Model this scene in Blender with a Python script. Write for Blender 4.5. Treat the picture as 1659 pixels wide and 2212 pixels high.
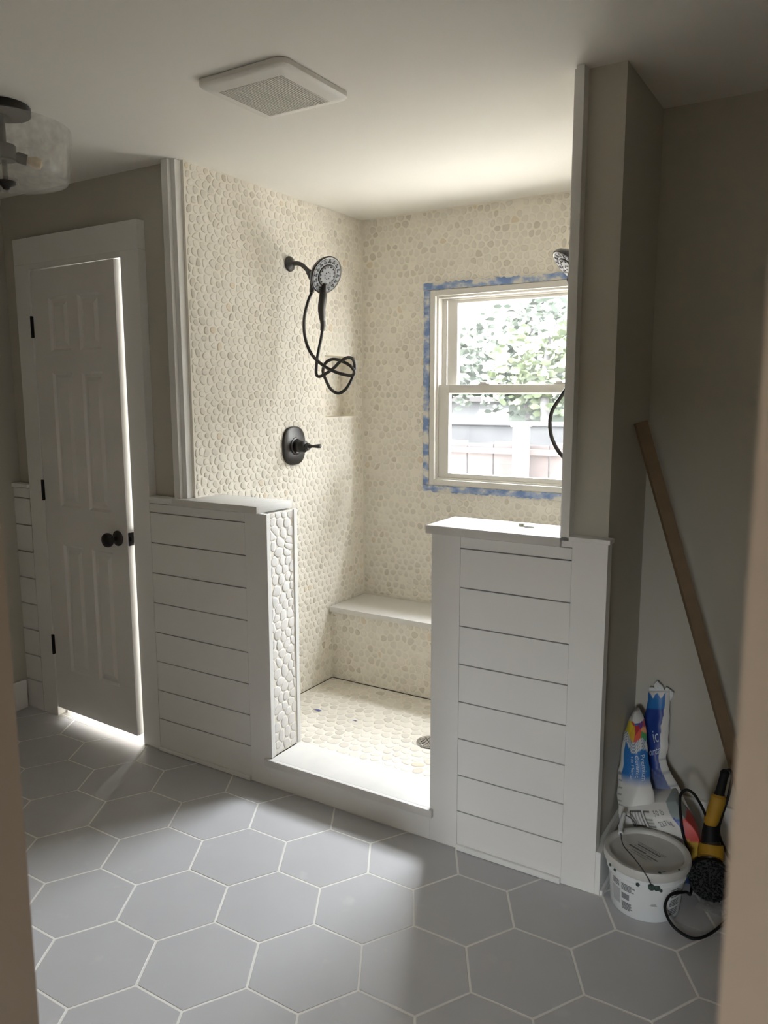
import bpy, bmesh, math, random
from mathutils import Vector, Matrix
random.seed(7)
SC = bpy.context.scene
for o in list(bpy.data.objects): bpy.data.objects.remove(o)
COL = SC.collection
PI = math.pi

# ------------------------------------------------------------------ camera, world, lights, exposure
CAMP = Vector((1.84501, -2.19691, 1.50935)); FPX = 1690.19
YAW, PITCH, ROLL = math.radians(-31.7537), math.radians(-8.5318), math.radians(-0.0977)
FWD = Vector((math.sin(YAW)*math.cos(PITCH), math.cos(YAW)*math.cos(PITCH), math.sin(PITCH)))
r0 = Vector((math.cos(YAW), -math.sin(YAW), 0)); u0 = r0.cross(FWD)
RGT = math.cos(ROLL)*r0 + math.sin(ROLL)*u0; UPV = RGT.cross(FWD)
cam = bpy.data.cameras.new('camera'); co = bpy.data.objects.new('camera', cam); COL.objects.link(co)
co.matrix_world = Matrix(((RGT.x, UPV.x, -FWD.x, CAMP.x), (RGT.y, UPV.y, -FWD.y, CAMP.y), (RGT.z, UPV.z, -FWD.z, CAMP.z), (0, 0, 0, 1)))
cam.sensor_fit = 'VERTICAL'; cam.sensor_height = 36.0; cam.sensor_width = 27.0
cam.lens = FPX/2212*36.0; cam.clip_start = 0.02; cam.clip_end = 200
cam.dof.use_dof = True; cam.dof.focus_distance = 3.3; cam.dof.aperture_fstop = 7.0
SC.camera = co

SKY = 45.0
wd = bpy.data.worlds.new('overcast_sky'); SC.world = wd; wd.use_nodes = True
bg = wd.node_tree.nodes['Background']; bg.inputs[0].default_value = (0.92, 0.96, 1.0, 1); bg.inputs[1].default_value = SKY

def area(name, loc, size, power, color, rot, portal=False):
    l = bpy.data.lights.new(name, 'AREA'); l.shape = 'RECTANGLE'; l.size, l.size_y = size
    l.energy = power; l.color = color
    o = bpy.data.objects.new(name, l); COL.objects.link(o); o.location = loc; o.rotation_euler = rot
    if portal: l.cycles.is_portal = True
    return o
sun = bpy.data.lights.new('sun', 'SUN'); sun.energy = 105; sun.angle = math.radians(4); sun.color = (1.0, 0.97, 0.92)
sn = bpy.data.objects.new('sun', sun); COL.objects.link(sn); sn.rotation_euler = Vector((0.57, -0.10, 0.82)).to_track_quat('Z', 'Y').to_euler()
area('window_portal', (0.44, 1.40, 1.535), (0.94, 0.95), 1, (1, 1, 1), (-PI/2, 0, 0), True)          # lets sky light in through the shower window
area('closet_window_light', (-1.95, 2.17, 1.25), (0.45, 1.1), 80, (1.0, 0.99, 0.98), (-PI/2, 0, 0))      # daylight window of the small room behind the white door
area('hall_window_portal', (2.30, -6.15, 1.45), (0.8, 1.4), 1, (1, 1, 1), (PI/2, 0, 0), True)            # lets sky light in through the window of the room behind the camera

SC.view_settings.view_transform = 'Standard'; SC.view_settings.look = 'None'
SC.view_settings.gamma = 1.0; SC.view_settings.use_curve_mapping = False
SC.view_settings.exposure = 0.42
SC.cycles.max_bounces = 10; SC.cycles.diffuse_bounces = 7; SC.cycles.transparent_max_bounces = 16
SC.cycles.caustics_reflective = False; SC.cycles.caustics_refractive = False
SC.cycles.use_denoising = True; SC.cycles.sample_clamp_indirect = 6.0

# ------------------------------------------------------------------ materials
def mat(name, color, rough=0.5, metal=0.0, noise=0.0, nscale=8.0, bump=0.0, bscale=60.0, spec=0.5, color2=None):
    m = bpy.data.materials.new(name); m.use_nodes = True; nt = m.node_tree; b = nt.nodes['Principled BSDF']
    b.inputs['Roughness'].default_value = rough; b.inputs['Metallic'].default_value = metal
    b.inputs['Specular IOR Level'].default_value = spec
    tc = nt.nodes.new('ShaderNodeTexCoord')
    n = nt.nodes.new('ShaderNodeTexNoise'); n.inputs['Scale'].default_value = nscale; n.inputs['Detail'].default_value = 4
    nt.links.new(tc.outputs['Object'], n.inputs['Vector'])
    mx = nt.nodes.new('ShaderNodeMix'); mx.data_type = 'RGBA'
    c2 = color2 or tuple(max(0, c*(1-noise)) for c in color)
    mx.inputs[6].default_value = (*color, 1); mx.inputs[7].default_value = (*c2, 1)
    nt.links.new(n.outputs['Fac'], mx.inputs[0]); nt.links.new(mx.outputs[2], b.inputs['Base Color'])
    if bump > 0:
        n2 = nt.nodes.new('ShaderNodeTexNoise'); n2.inputs['Scale'].default_value = bscale; n2.inputs['Detail'].default_value = 3
        nt.links.new(tc.outputs['Object'], n2.inputs['Vector'])
        bp = nt.nodes.new('ShaderNodeBump'); bp.inputs['Strength'].default_value = bump; bp.inputs['Distance'].default_value = 0.002
        nt.links.new(n2.outputs['Fac'], bp.inputs['Height']); nt.links.new(bp.outputs['Normal'], b.inputs['Normal'])
    return m
M = {}
M['white'] = mat('white_semigloss_paint', (0.83, 0.83, 0.815), 0.42, noise=0.03, bump=0.05)
M['door'] = mat('white_door_paint', (0.79, 0.78, 0.765), 0.45, noise=0.03, bump=0.06, bscale=120)
M['ceil'] = mat('flat_ceiling_paint', (0.85, 0.83, 0.785), 0.9, noise=0.02, bump=0.05, bscale=150)
M['greige'] = mat('greige_wall_paint', (0.53, 0.51, 0.445), 0.75, noise=0.04, bump=0.1, bscale=140)
M['jamb'] = mat('beige_jamb_paint', (0.52, 0.455, 0.375), 0.6, noise=0.04)
M['hall'] = mat('beige_hall_paint', (0.55, 0.48, 0.40), 0.8, noise=0.04)
M['hallfloor'] = mat('hall_wood_floor', (0.30, 0.20, 0.12), 0.5, noise=0.3)
M['fgrout'] = mat('floor_grout', (0.86, 0.85, 0.81), 0.9, noise=0.12, nscale=20)
M['pgrout'] = mat('cream_pebble_grout', (0.86, 0.82, 0.735), 0.9, noise=0.06, nscale=9, bump=0.5, bscale=90)
M['quartz'] = mat('light_grey_quartz', (0.74, 0.73, 0.705), 0.5, noise=0.14, nscale=14, spec=0.3)
M['bronze'] = mat('oil_rubbed_bronze', (0.040, 0.037, 0.035), 0.36, metal=0.55, noise=0.3, nscale=30)
M['bface'] = mat('grey_spray_face', (0.11, 0.11, 0.11), 0.5, metal=0.1)
M['black'] = mat('black_plastic', (0.008, 0.008, 0.008), 0.55, spec=0.2)
M['darktool'] = mat('grimy_dark_tool_casing', (0.05, 0.035, 0.02), 0.5, noise=0.4, nscale=40)
M['yellow'] = mat('yellow_tool_plastic', (0.46, 0.26, 0.02), 0.45, noise=0.35, nscale=25)
M['vinyl'] = mat('white_window_vinyl', (0.72, 0.70, 0.66), 0.4, noise=0.03)
M['chrome'] = mat('brushed_steel', (0.75, 0.75, 0.74), 0.25, metal=1.0, noise=0.1)
M['wood'] = mat('pale_raw_wood', (0.26, 0.18, 0.105), 0.7, noise=0.35, nscale=18)
M['bucket'] = mat('white_bucket_plastic', (0.74, 0.77, 0.78), 0.4, noise=0.06)
M['lid'] = mat('greyed_lid_plastic', (0.60, 0.60, 0.57), 0.45, noise=0.18, nscale=25)
M['ink'] = mat('grey_print_ink', (0.16, 0.17, 0.18), 0.6)
M['inkl'] = mat('light_grey_print_ink', (0.42, 0.44, 0.45), 0.6)
M['goo'] = mat('dried_green_black_adhesive', (0.012, 0.014, 0.014), 0.7, color2=(0.06, 0.13, 0.11), nscale=40)
M['wire'] = mat('dark_bail_wire', (0.10, 0.10, 0.10), 0.4, metal=0.7)
M['textw'] = mat('white_bag_lettering', (0.62, 0.68, 0.74), 0.5)
M['bagbrown'] = mat('brown_bag_bottom', (0.28, 0.24, 0.19), 0.8)
M['bulb'] = mat('frosted_bulb', (0.75, 0.62, 0.45), 0.4)
M['leaf1'] = mat('light_green_leaf', (0.017, 0.026, 0.008), 0.7, color2=(0.035, 0.045, 0.015), nscale=2)  # lighter green foliage
M['leaf2'] = mat('dark_green_leaf', (0.007, 0.0115, 0.006), 0.7, color2=(0.013, 0.020, 0.010), nscale=2)  # darker green foliage
M['bark'] = mat('grey_bark', (0.02, 0.017, 0.017), 0.9, noise=0.3)
M['barkw'] = mat('pale_bark', (0.055, 0.052, 0.05), 0.9, noise=0.2)
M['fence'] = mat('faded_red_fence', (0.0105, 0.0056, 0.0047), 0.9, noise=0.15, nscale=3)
M['ground'] = mat('pale_bounce_ground', (0.62, 0.60, 0.56), 1.0, noise=0.2, nscale=1)  # for the hidden ground that bounces light up to the ceiling
M['asphalt'] = mat('dark_ground', (0.03, 0.03, 0.028), 1.0, noise=0.2, nscale=1)
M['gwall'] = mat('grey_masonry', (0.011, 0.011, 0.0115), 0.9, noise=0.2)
M['hsiding'] = mat('bounce_house_siding', (0.60, 0.60, 0.585), 0.8, noise=0.05)  # pale so the added house sends light onto the left shower wall
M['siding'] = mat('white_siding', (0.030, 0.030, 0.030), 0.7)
M['washer'] = mat('tarnished_washer', (0.42, 0.42, 0.33), 0.4, metal=0.6)
M['scrap'] = mat('navy_tape_scrap', (0.04, 0.06, 0.25), 0.6)
M['fan'] = mat('white_fan_plastic', (0.80, 0.785, 0.745), 0.45, noise=0.02)
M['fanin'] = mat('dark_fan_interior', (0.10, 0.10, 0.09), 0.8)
M['darkstrip'] = mat('dark_corner_strip', (0.07, 0.06, 0.05), 1.0)  # dark strip along the shower floor corners

# grey hexagon tile with faint clouding and chalky dust specks
def tile_mat():
    m = mat('grey_porcelain_tile', (0.53, 0.535, 0.555), 0.42, noise=0.12, nscale=5, spec=0.4)
    nt = m.node_tree; b = nt.nodes['Principled BSDF']; prev = b.inputs['Base Color'].links[0].from_socket
    tc = nt.nodes.new('ShaderNodeNewGeometry')
    n = nt.nodes.new('ShaderNodeTexNoise'); n.inputs['Scale'].default_value = 9; n.inputs['Detail'].default_value = 6
    nt.links.new(tc.outputs['Position'], n.inputs['Vector'])
    r = nt.nodes.new('ShaderNodeValToRGB'); r.color_ramp.elements[0].position = 0.64; r.color_ramp.elements[1].position = 0.74
    r.color_ramp.elements[1].color = (0.35, 0.35, 0.35, 1)
    nt.links.new(n.outputs['Fac'], r.inputs[0])
    mx = nt.nodes.new('ShaderNodeMix'); mx.data_type = 'RGBA'; mx.inputs[7].default_value = (0.66, 0.66, 0.65, 1)
    nt.links.new(r.outputs[0], mx.inputs[0]); nt.links.new(prev, mx.inputs[6]); nt.links.new(mx.outputs[2], b.inputs['Base Color'])
    return m
M['tile'] = tile_mat()

def pebble_mat(name, dark, mid, light, warm):
    m = mat(name, mid, 0.62, noise=0.0); nt = m.node_tree; b = nt.nodes['Principled BSDF']
    at = nt.nodes.new('ShaderNodeAttribute'); at.attribute_name = 'tint'
    r = nt.nodes.new('ShaderNodeValToRGB'); e = r.color_ramp.elements
    e[0].position = 0.0; e[0].color = (*warm, 1); e[1].position = 1.0; e[1].color = (*light, 1)
    a = e.new(0.06); a.color = (*dark, 1); c = e.new(0.5); c.color = (*mid, 1)
    nt.links.new(at.outputs['Fac'], r.inputs[0]); nt.links.new(r.outputs[0], b.inputs['Base Color'])
    return m
M['peb'] = pebble_mat('beige_pebble_stone', (0.61, 0.57, 0.495), (0.735, 0.70, 0.625), (0.81, 0.775, 0.70), (0.70, 0.62, 0.50))
M['pebw'] = pebble_mat('pale_pebble_stone', (0.68, 0.66, 0.64), (0.74, 0.725, 0.705), (0.78, 0.77, 0.75), (0.68, 0.66, 0.63))

def tape_mat():
    m = mat('blue_masking_tape', (0.10, 0.22, 0.62), 0.6); nt = m.node_tree; b = nt.nodes['Principled BSDF']
    g = nt.nodes.new('ShaderNodeNewGeometry')
    mp = nt.nodes.new('ShaderNodeMapping'); mp.inputs['Scale'].default_value = (14, 14, 22)
    nt.links.new(g.outputs['Position'], mp.inputs[0])
    n = nt.nodes.new('ShaderNodeTexNoise'); n.inputs['Scale'].default_value = 1.0; n.inputs['Detail'].default_value = 5
    nt.links.new(mp.outputs[0], n.inputs['Vector'])
    r = nt.nodes.new('ShaderNodeValToRGB'); e = r.color_ramp.elements
    e[0].position = 0.42; e[0].color = (0.15, 0.23, 0.44, 1); e[1].position = 0.58; e[1].color = (0.70, 0.68, 0.63, 1)
    a = e.new(0.51); a.color = (0.34, 0.41, 0.57, 1)
    nt.links.new(n.outputs['Fac'], r.inputs[0]); nt.links.new(r.outputs[0], b.inputs['Base Color'])
    return m
M['tape'] = tape_mat()

def glass_mat(name, lo, hi, scale, tint=(1, 1, 1)):
    m = bpy.data.materials.new(name); m.use_nodes = True; nt = m.node_tree; nt.nodes.clear()
    out = nt.nodes.new('ShaderNodeOutputMaterial'); tr = nt.nodes.new('ShaderNodeBsdfTransparent'); tr.inputs[0].default_value = (*tint, 1)
    tl = nt.nodes.new('ShaderNodeBsdfTranslucent'); tl.inputs[0].default_value = (0.95, 0.96, 0.94, 1)
    gl = nt.nodes.new('ShaderNodeBsdfGlossy'); gl.inputs['Roughness'].default_value = 0.03
    lw = nt.nodes.new('ShaderNodeLayerWeight'); lw.inputs[0].default_value = 0.5
    pw = nt.nodes.new('ShaderNodeMath'); pw.operation = 'POWER'; pw.inputs[1].default_value = 4.0; nt.links.new(lw.outputs['Facing'], pw.inputs[0])
    fr = nt.nodes.new('ShaderNodeMath'); fr.operation = 'MULTIPLY_ADD'; fr.inputs[1].default_value = 0.5; fr.inputs[2].default_value = 0.02; nt.links.new(pw.outputs[0], fr.inputs[0])
    tc = nt.nodes.new('ShaderNodeTexCoord'); n = nt.nodes.new('ShaderNodeTexNoise'); n.inputs['Scale'].default_value = scale; n.inputs['Detail'].default_value = 5
    nt.links.new(tc.outputs['Object'], n.inputs['Vector'])
    mr = nt.nodes.new('ShaderNodeMapRange'); mr.inputs[1].default_value = 0.35; mr.inputs[2].default_value = 0.75; mr.inputs[3].default_value = lo; mr.inputs[4].default_value = hi
    nt.links.new(n.outputs['Fac'], mr.inputs[0])
    m1 = nt.nodes.new('ShaderNodeMixShader'); m2 = nt.nodes.new('ShaderNodeMixShader')
    nt.links.new(mr.outputs[0], m1.inputs[0]); nt.links.new(tr.outputs[0], m1.inputs[1]); nt.links.new(tl.outputs[0], m1.inputs[2])
    nt.links.new(fr.outputs[0], m2.inputs[0]); nt.links.new(m1.outputs[0], m2.inputs[1]); nt.links.new(gl.outputs[0], m2.inputs[2])
    nt.links.new(m2.outputs[0], out.inputs[0])
    return m
M['glass'] = glass_mat('dusty_veiled_glass', 0.003, 0.011, 9)  # dust smears, plus a milky veil for the overexposed view
M['shade'] = glass_mat('seeded_lamp_glass', 0.12, 0.24, 45)
M['film'] = glass_mat('clear_plastic_sheet', 0.25, 0.5, 25)

def print_mat():
    m = mat('printed_bag_paper', (0.7, 0.7, 0.7), 0.45); nt = m.node_tree; b = nt.nodes['Principled BSDF']
    at = nt.nodes.new('ShaderNodeAttribute'); at.attribute_name = 'ink'
    nt.links.new(at.outputs['Color'], b.inputs['Base Color']); return m
M['bag'] = print_mat()

# ------------------------------------------------------------------ mesh helpers
WOFF = {}
def box(bm, x0, x1, y0, y1, z0, z1, bev=0.0):
    t = bmesh.new(); bmesh.ops.create_cube(t, size=1.0)
    for v in t.verts:
        v.co = Vector((x0+(v.co.x+.5)*(x1-x0), y0+(v.co.y+.5)*(y1-y0), z0+(v.co.z+.5)*(z1-z0)))
    if bev > 0: bmesh.ops.bevel(t, geom=list(t.edges), offset=bev, segments=2, affect='EDGES', profile=0.6)
    merge(bm, t); return bm
def merge(bm, t, mtx=None):
    if mtx is not None: bmesh.ops.transform(t, matrix=mtx, verts=t.verts)
    me = bpy.data.meshes.new('tmp'); t.to_mesh(me); t.free(); bm.from_mesh(me); bpy.data.meshes.remove(me)
def B(*boxes, bev=0.0):
    bm = bmesh.new()
    for b in boxes: box(bm, *b, bev=bev)
    return bm
def frame_to(d, up=Vector((0, 0, 1))):
    d = d.normalized()
    if abs(d.dot(up)) > 0.99: up = Vector((1, 0, 0))
    x = up.cross(d).normalized(); y = d.cross(x)
    return x, y, d
def tube(bm, pts, rad, seg=10, cap=True):
    pts = [Vector(p) for p in pts]; n = len(pts)
    rads = rad if isinstance(rad, (list, tuple)) else [rad]*n
    rings = []; px = None
    for i, p in enumerate(pts):
        d = (pts[min(i+1, n-1)] - pts[max(i-1, 0)]).normalized()
        if px is None: x, y, _ = frame_to(d)
        else:
            x = (px - d*px.dot(d)).normalized(); y = d.cross(x)
        px = x
        rings.append([bm.verts.new(p + (x*math.cos(2*PI*k/seg) + y*math.sin(2*PI*k/seg))*rads[i]) for k in range(seg)])
    for a, b in zip(rings, rings[1:]):
        for k in range(seg): bm.faces.new((a[k], a[(k+1) % seg], b[(k+1) % seg], b[k]))
    if cap:
        bm.faces.new(list(reversed(rings[0]))); bm.faces.new(rings[-1])
    return bm
def spline(pts, sub=6):
    P = [Vector(p) for p in pts]; out = []
    for i in range(len(P)-1):
        a, b, c, d = P[max(i-1, 0)], P[i], P[i+1], P[min(i+2, len(P)-1)]
        for s in range(sub):
            t = s/sub
            out.append(0.5*((2*b) + (c-a)*t + (2*a-5*b+4*c-d)*t*t + (3*b-a-3*c+d)*t**3))
    out.append(P[-1]); return out
def lathe(bm, prof, org, axis=(0, 0, 1), seg=32, up=(0, 0, 1)):
    """profile of (radius, distance along axis)"""
    x, y, d = frame_to(Vector(axis), Vector(up)); org = Vector(org); rings = []
    for r, h in prof:
        if r < 1e-6: rings.append([bm.verts.new(org + d*h)])
        else: rings.append([bm.verts.new(org + d*h + (x*math.cos(2*PI*k/seg)+y*math.sin(2*PI*k/seg))*r) for k in range(seg)])
    for a, b in zip(rings, rings[1:]):
        for k in range(seg):
            k2 = (k+1) % seg
            if len(a) == 1 and len(b) == 1: continue
            if len(a) == 1: bm.faces.new((a[0], b[k2], b[k]))
            elif len(b) == 1: bm.faces.new((a[k], a[k2], b[0]))
            else: bm.faces.new((a[k], a[k2], b[k2], b[k]))
    return bm
def prism(bm, outline, dirv, depth):
    """extrude a closed 3D outline along dirv"""
    a = [bm.verts.new(Vector(p)) for p in outline]; b = [bm.verts.new(Vector(p)+Vector(dirv)*depth) for p in outline]; n = len(a)
    bm.faces.new(a); bm.faces.new(list(reversed(b)))
    for k in range(n): bm.faces.new((a[k], b[k], b[(k+1) % n], a[(k+1) % n]))
    bmesh.ops.recalc_face_normals(bm, faces=bm.faces); return bm
def obj(name, bm, m, parent=None, smooth=False, label=None, raw=False):
    me = bpy.data.meshes.new(name)
    if isinstance(bm, bmesh.types.BMesh):
        bmesh.ops.recalc_face_normals(bm, faces=bm.faces); bm.to_mesh(me); bm.free()
    else:
        bpy.data.meshes.remove(me); me = bm
    me.materials.append(M[m] if isinstance(m, str) else m)
    if smooth:
        for p in me.polygons: p.use_smooth = True
        if smooth == 'auto':
            try: me.set_sharp_from_angle(angle=math.radians(38))
            except Exception: pass
    o = bpy.data.objects.new(name, me); COL.objects.link(o)
    if parent is not None:
        o.parent = parent; off = WOFF.get(parent.name, Vector())
        if not raw: me.transform(Matrix.Translation(-off))
        WOFF[o.name] = off
    elif not raw and len(me.vertices):
        xs = [v.co for v in me.vertices]
        mn = Vector((min(v.x for v in xs), min(v.y for v in xs), min(v.z for v in xs))); mxx = Vector((max(v.x for v in xs), max(v.y for v in xs), max(v.z for v in xs)))
        c = (mn+mxx)/2; c.z = mn.z
        me.transform(Matrix.Translation(-c)); o.location = c; WOFF[o.name] = c
    if label: o['label'] = label
    return o
def tag(o, label, cat, group=None, kind=None):
    o['label'] = label; o['category'] = cat
    if group: o['group'] = group
    if kind: o['kind'] = kind
    return o
def thing(name, label, cat, loc, rotz=0, group=None, kind=None):
    o = bpy.data.objects.new(name, None); COL.objects.link(o); o.location = loc; o.rotation_euler = (0, 0, rotz)
    o.empty_display_size = 0.05; WOFF[o.name] = Vector(loc)
    return tag(o, label, cat, group, kind)
def struct(name, bm, m, label, cat, smooth=False): return tag(obj(name, bm, m, None, smooth), label, cat, kind='structure')
def project(p):
    q = Vector(p)-CAMP; d = q.dot(FWD)
    return (829.5+FPX*q.dot(RGT)/d, 1106-FPX*q.dot(UPV)/d, d)
def text_mesh(s, size):
    cu = bpy.data.curves.new('lettering', 'FONT'); cu.body = s; cu.size = size; cu.resolution_u = 2
    o = bpy.data.objects.new('lettering', cu); COL.objects.link(o)
    me = bpy.data.meshes.new_from_object(o.evaluated_get(bpy.context.evaluated_depsgraph_get()))
    V = [(v.co.x, v.co.y) for v in me.vertices]; F = [tuple(p.vertices) for p in me.polygons]
    bpy.data.objects.remove(o); bpy.data.curves.remove(cu); bpy.data.meshes.remove(me)
    return V, F

# ------------------------------------------------------------------ room shell
H = 2.385; XL = -1.57; XR = 2.40; YN = -1.75
# floor and its hexagon tiles
floor = struct('floor', B((-1.70, 2.50, -1.87, 1.42, -0.10, -0.0005)), 'fgrout', 'grey hexagon tile floor with pale grout lines', 'floor')
def clip_poly(poly, x0, x1, y0, y1):
    def cl(P, f, inter):
        out = []
        for i in range(len(P)):
            a, b = P[i], P[(i+1) % len(P)]
            if f(a): out.append(a)
            if f(a) != f(b): out.append(inter(a, b))
        return out
    ix = lambda v: (lambda a, b: (v, a[1]+(b[1]-a[1])*(v-a[0])/(b[0]-a[0])))
    iy = lambda v: (lambda a, b: (a[0]+(b[0]-a[0])*(v-a[1])/(b[1]-a[1]), v))
    for f, it in ((lambda p: p[0] >= x0, ix(x0)), (lambda p: p[0] <= x1, ix(x1)), (lambda p: p[1] >= y0, iy(y0)), (lambda p: p[1] <= y1, iy(y1))):
        poly = cl(poly, f, it)
        if len(poly) < 3: return []
    return poly
HW = 0.2875; HA = HW/math.sqrt(3); HT = 0.52381; HOX, HOY = -0.48906, -0.41345
GW = 0.0060; HR = HA - GW/math.sqrt(3)
def tile_mesh(polys):
    bm = bmesh.new()
    for P in polys:
        cx = sum(p[0] for p in P)/len(P); cy = sum(p[1] for p in P)/len(P)
        ins = []
        for p in P:
            d = math.hypot(p[0]-cx, p[1]-cy); k = max(0.0, 1-0.0011/max(d, 1e-4)); ins.append((cx+(p[0]-cx)*k, cy+(p[1]-cy)*k))
        a = [bm.verts.new((p[0], p[1], -0.008)) for p in P]; b = [bm.verts.new((p[0], p[1], -0.0007)) for p in P]; c = [bm.verts.new((p[0], p[1], 0)) for p in ins]
        n = len(P)
        for k in range(n):
            bm.faces.new((a[k], a[(k+1) % n], b[(k+1) % n], b[k])); bm.faces.new((b[k], b[(k+1) % n], c[(k+1) % n], c[k]))
        bm.faces.new(c)
    return bm
REG = [(XL+.016, XR, YN+.005, -0.001), (1.262, XR, -0.001, 0.445), (-1.339, -0.754, -0.001, 0.30), (-1.69, -0.565, 0.30, 1.40), (1.16, 1.78, -1.87, YN+.005)]
hexm = None
ct, st = math.cos(HT), math.sin(HT)
for r in range(-12, 14):
    for k in range(-16, 22):
        lx = (k+0.5+(0.5 if r % 2 else 0))*HW; ly = -1.5*HA*r - HA/2
        cx, cy = HOX+ct*lx-st*ly, HOY+st*lx+ct*ly
        if not (-1.9 < cx < 2.7 and -2.1 < cy < 1.5): continue
        P = []
        for j in range(6):
            a = PI/2 + j*PI/3; hx, hy = HR*math.cos(a), HR*math.sin(a)
            P.append((cx+ct*hx-st*hy, cy+st*hx+ct*hy))
        pieces = [q for q in (clip_poly(P, *R) for R in REG) if q]
        pieces = [q for q in pieces if max(p[0] for p in q)-min(p[0] for p in q) > .004 and max(p[1] for p in q)-min(p[1] for p in q) > .004]
        if not pieces: continue
        whole = any(all(R[0] < p[0] < R[1] and R[2] < p[1] < R[3] for p in P) for R in REG)
        fo = Vector(floor.location)
        if whole:
            if hexm is None:
                hb = tile_mesh([[(p[0]-cx, p[1]-cy) for p in P]]); hexm = bpy.data.meshes.new('tile')
                bmesh.ops.recalc_face_normals(hb, faces=hb.faces); hb.to_mesh(hexm); hb.free(); hexm.materials.append(M['tile'])
            o = bpy.data.objects.new('tile', hexm); COL.objects.link(o); o.parent = floor; o.location = Vector((cx, cy, random.uniform(0, .0006))) - fo
        else:
            obj('tile', tile_mesh(pieces), 'tile', floor)

struct('ceiling', B((-1.70, 3.40, -6.10, 1.42, H, H+.10)), 'ceil', 'flat white painted ceiling over room and shower', 'ceiling')
struct('wall_left', B((XL-.12, XL, YN-.12, .04, 0, H)), 'greige', 'greige painted wall at the far left edge', 'wall')
struct('wall_right', B((XR, XR+.10, YN-.12, .60, 0, H)), 'greige', 'greige painted wall closing the right side', 'wall')
struct('wall_front', B((XL-.12, -1.352, .04, .16, 0, H), (-.741, -.50, .04, .16, 0, H), (-1.352, -.741, .04, .16, 2.062, H)), 'greige',
       'greige wall around the white panel door', 'wall')
struct('wall_alcove', B((1.224, XR, .462, .60, 0, H)), 'greige', 'dark greige back wall behind bucket and bag', 'wall')
struct('wall_partition', B((1.10, 1.224, .04, 1.27, 0, H)), 'greige', 'greige wall end standing right of the shower opening', 'wall')
nearw = struct('wall_near', B((XL-.12, 1.127, YN-.12, YN, 0, H), (1.809, 3.30, YN-.12, YN, 0, H), (1.127, 1.809, YN-.12, YN, 2.06, H)), 'jamb',
       'beige doorway wall edges framing the view', 'wall')
struct('floor_hall', B((.2, 3.4, -6.1, -1.87, -.10, -.002)), 'hallfloor', 'wooden bedroom floor behind the doorway', 'floor')
struct('wall_hall', B((.2, .3, -6.1, -1.87, 0, H), (3.3, 3.4, -6.1, -1.87, 0, H), (.2, 1.9, -6.1, -6.0, 0, H), (2.7, 3.4, -6.1, -6.0, 0, H), (1.9, 2.7, -6.1, -6.0, 0, .75), (1.9, 2.7, -6.1, -6.0, 2.15, H)), 'hall', 'beige bedroom walls behind the doorway', 'wall')
struct('window_2', B((1.9, 1.94, -6.1, -6.0, .75, 2.15), (2.66, 2.7, -6.1, -6.0, .75, 2.15), (1.94, 2.66, -6.1, -6.0, .75, .80), (1.94, 2.66, -6.1, -6.0, 2.11, 2.15), (1.94, 2.66, -6.08, -6.03, 1.42, 1.46)), 'white', 'white framed bedroom window behind the camera', 'window')
struct('wall_closet', B((-2.72, -2.62, .16, 2.32, 0, H), (-2.62, -.56, 2.20, 2.32, 0, H), (-2.62, -1.70, .16, .20, 0, H), (-.62, -.5605, 1.412, 2.20, 0, H), (-2.72, -1.70, .16, 2.32, H, H+.10), (-1.70, -.5605, 1.42, 2.32, H, H+.10), (-2.62, -1.70, .20, 2.20, -.1, -.002), (-1.70, -.62, 1.42, 2.20, -.1, -.002)), 'ceil', 'white closet walls behind the panel door', 'wall')

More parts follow.
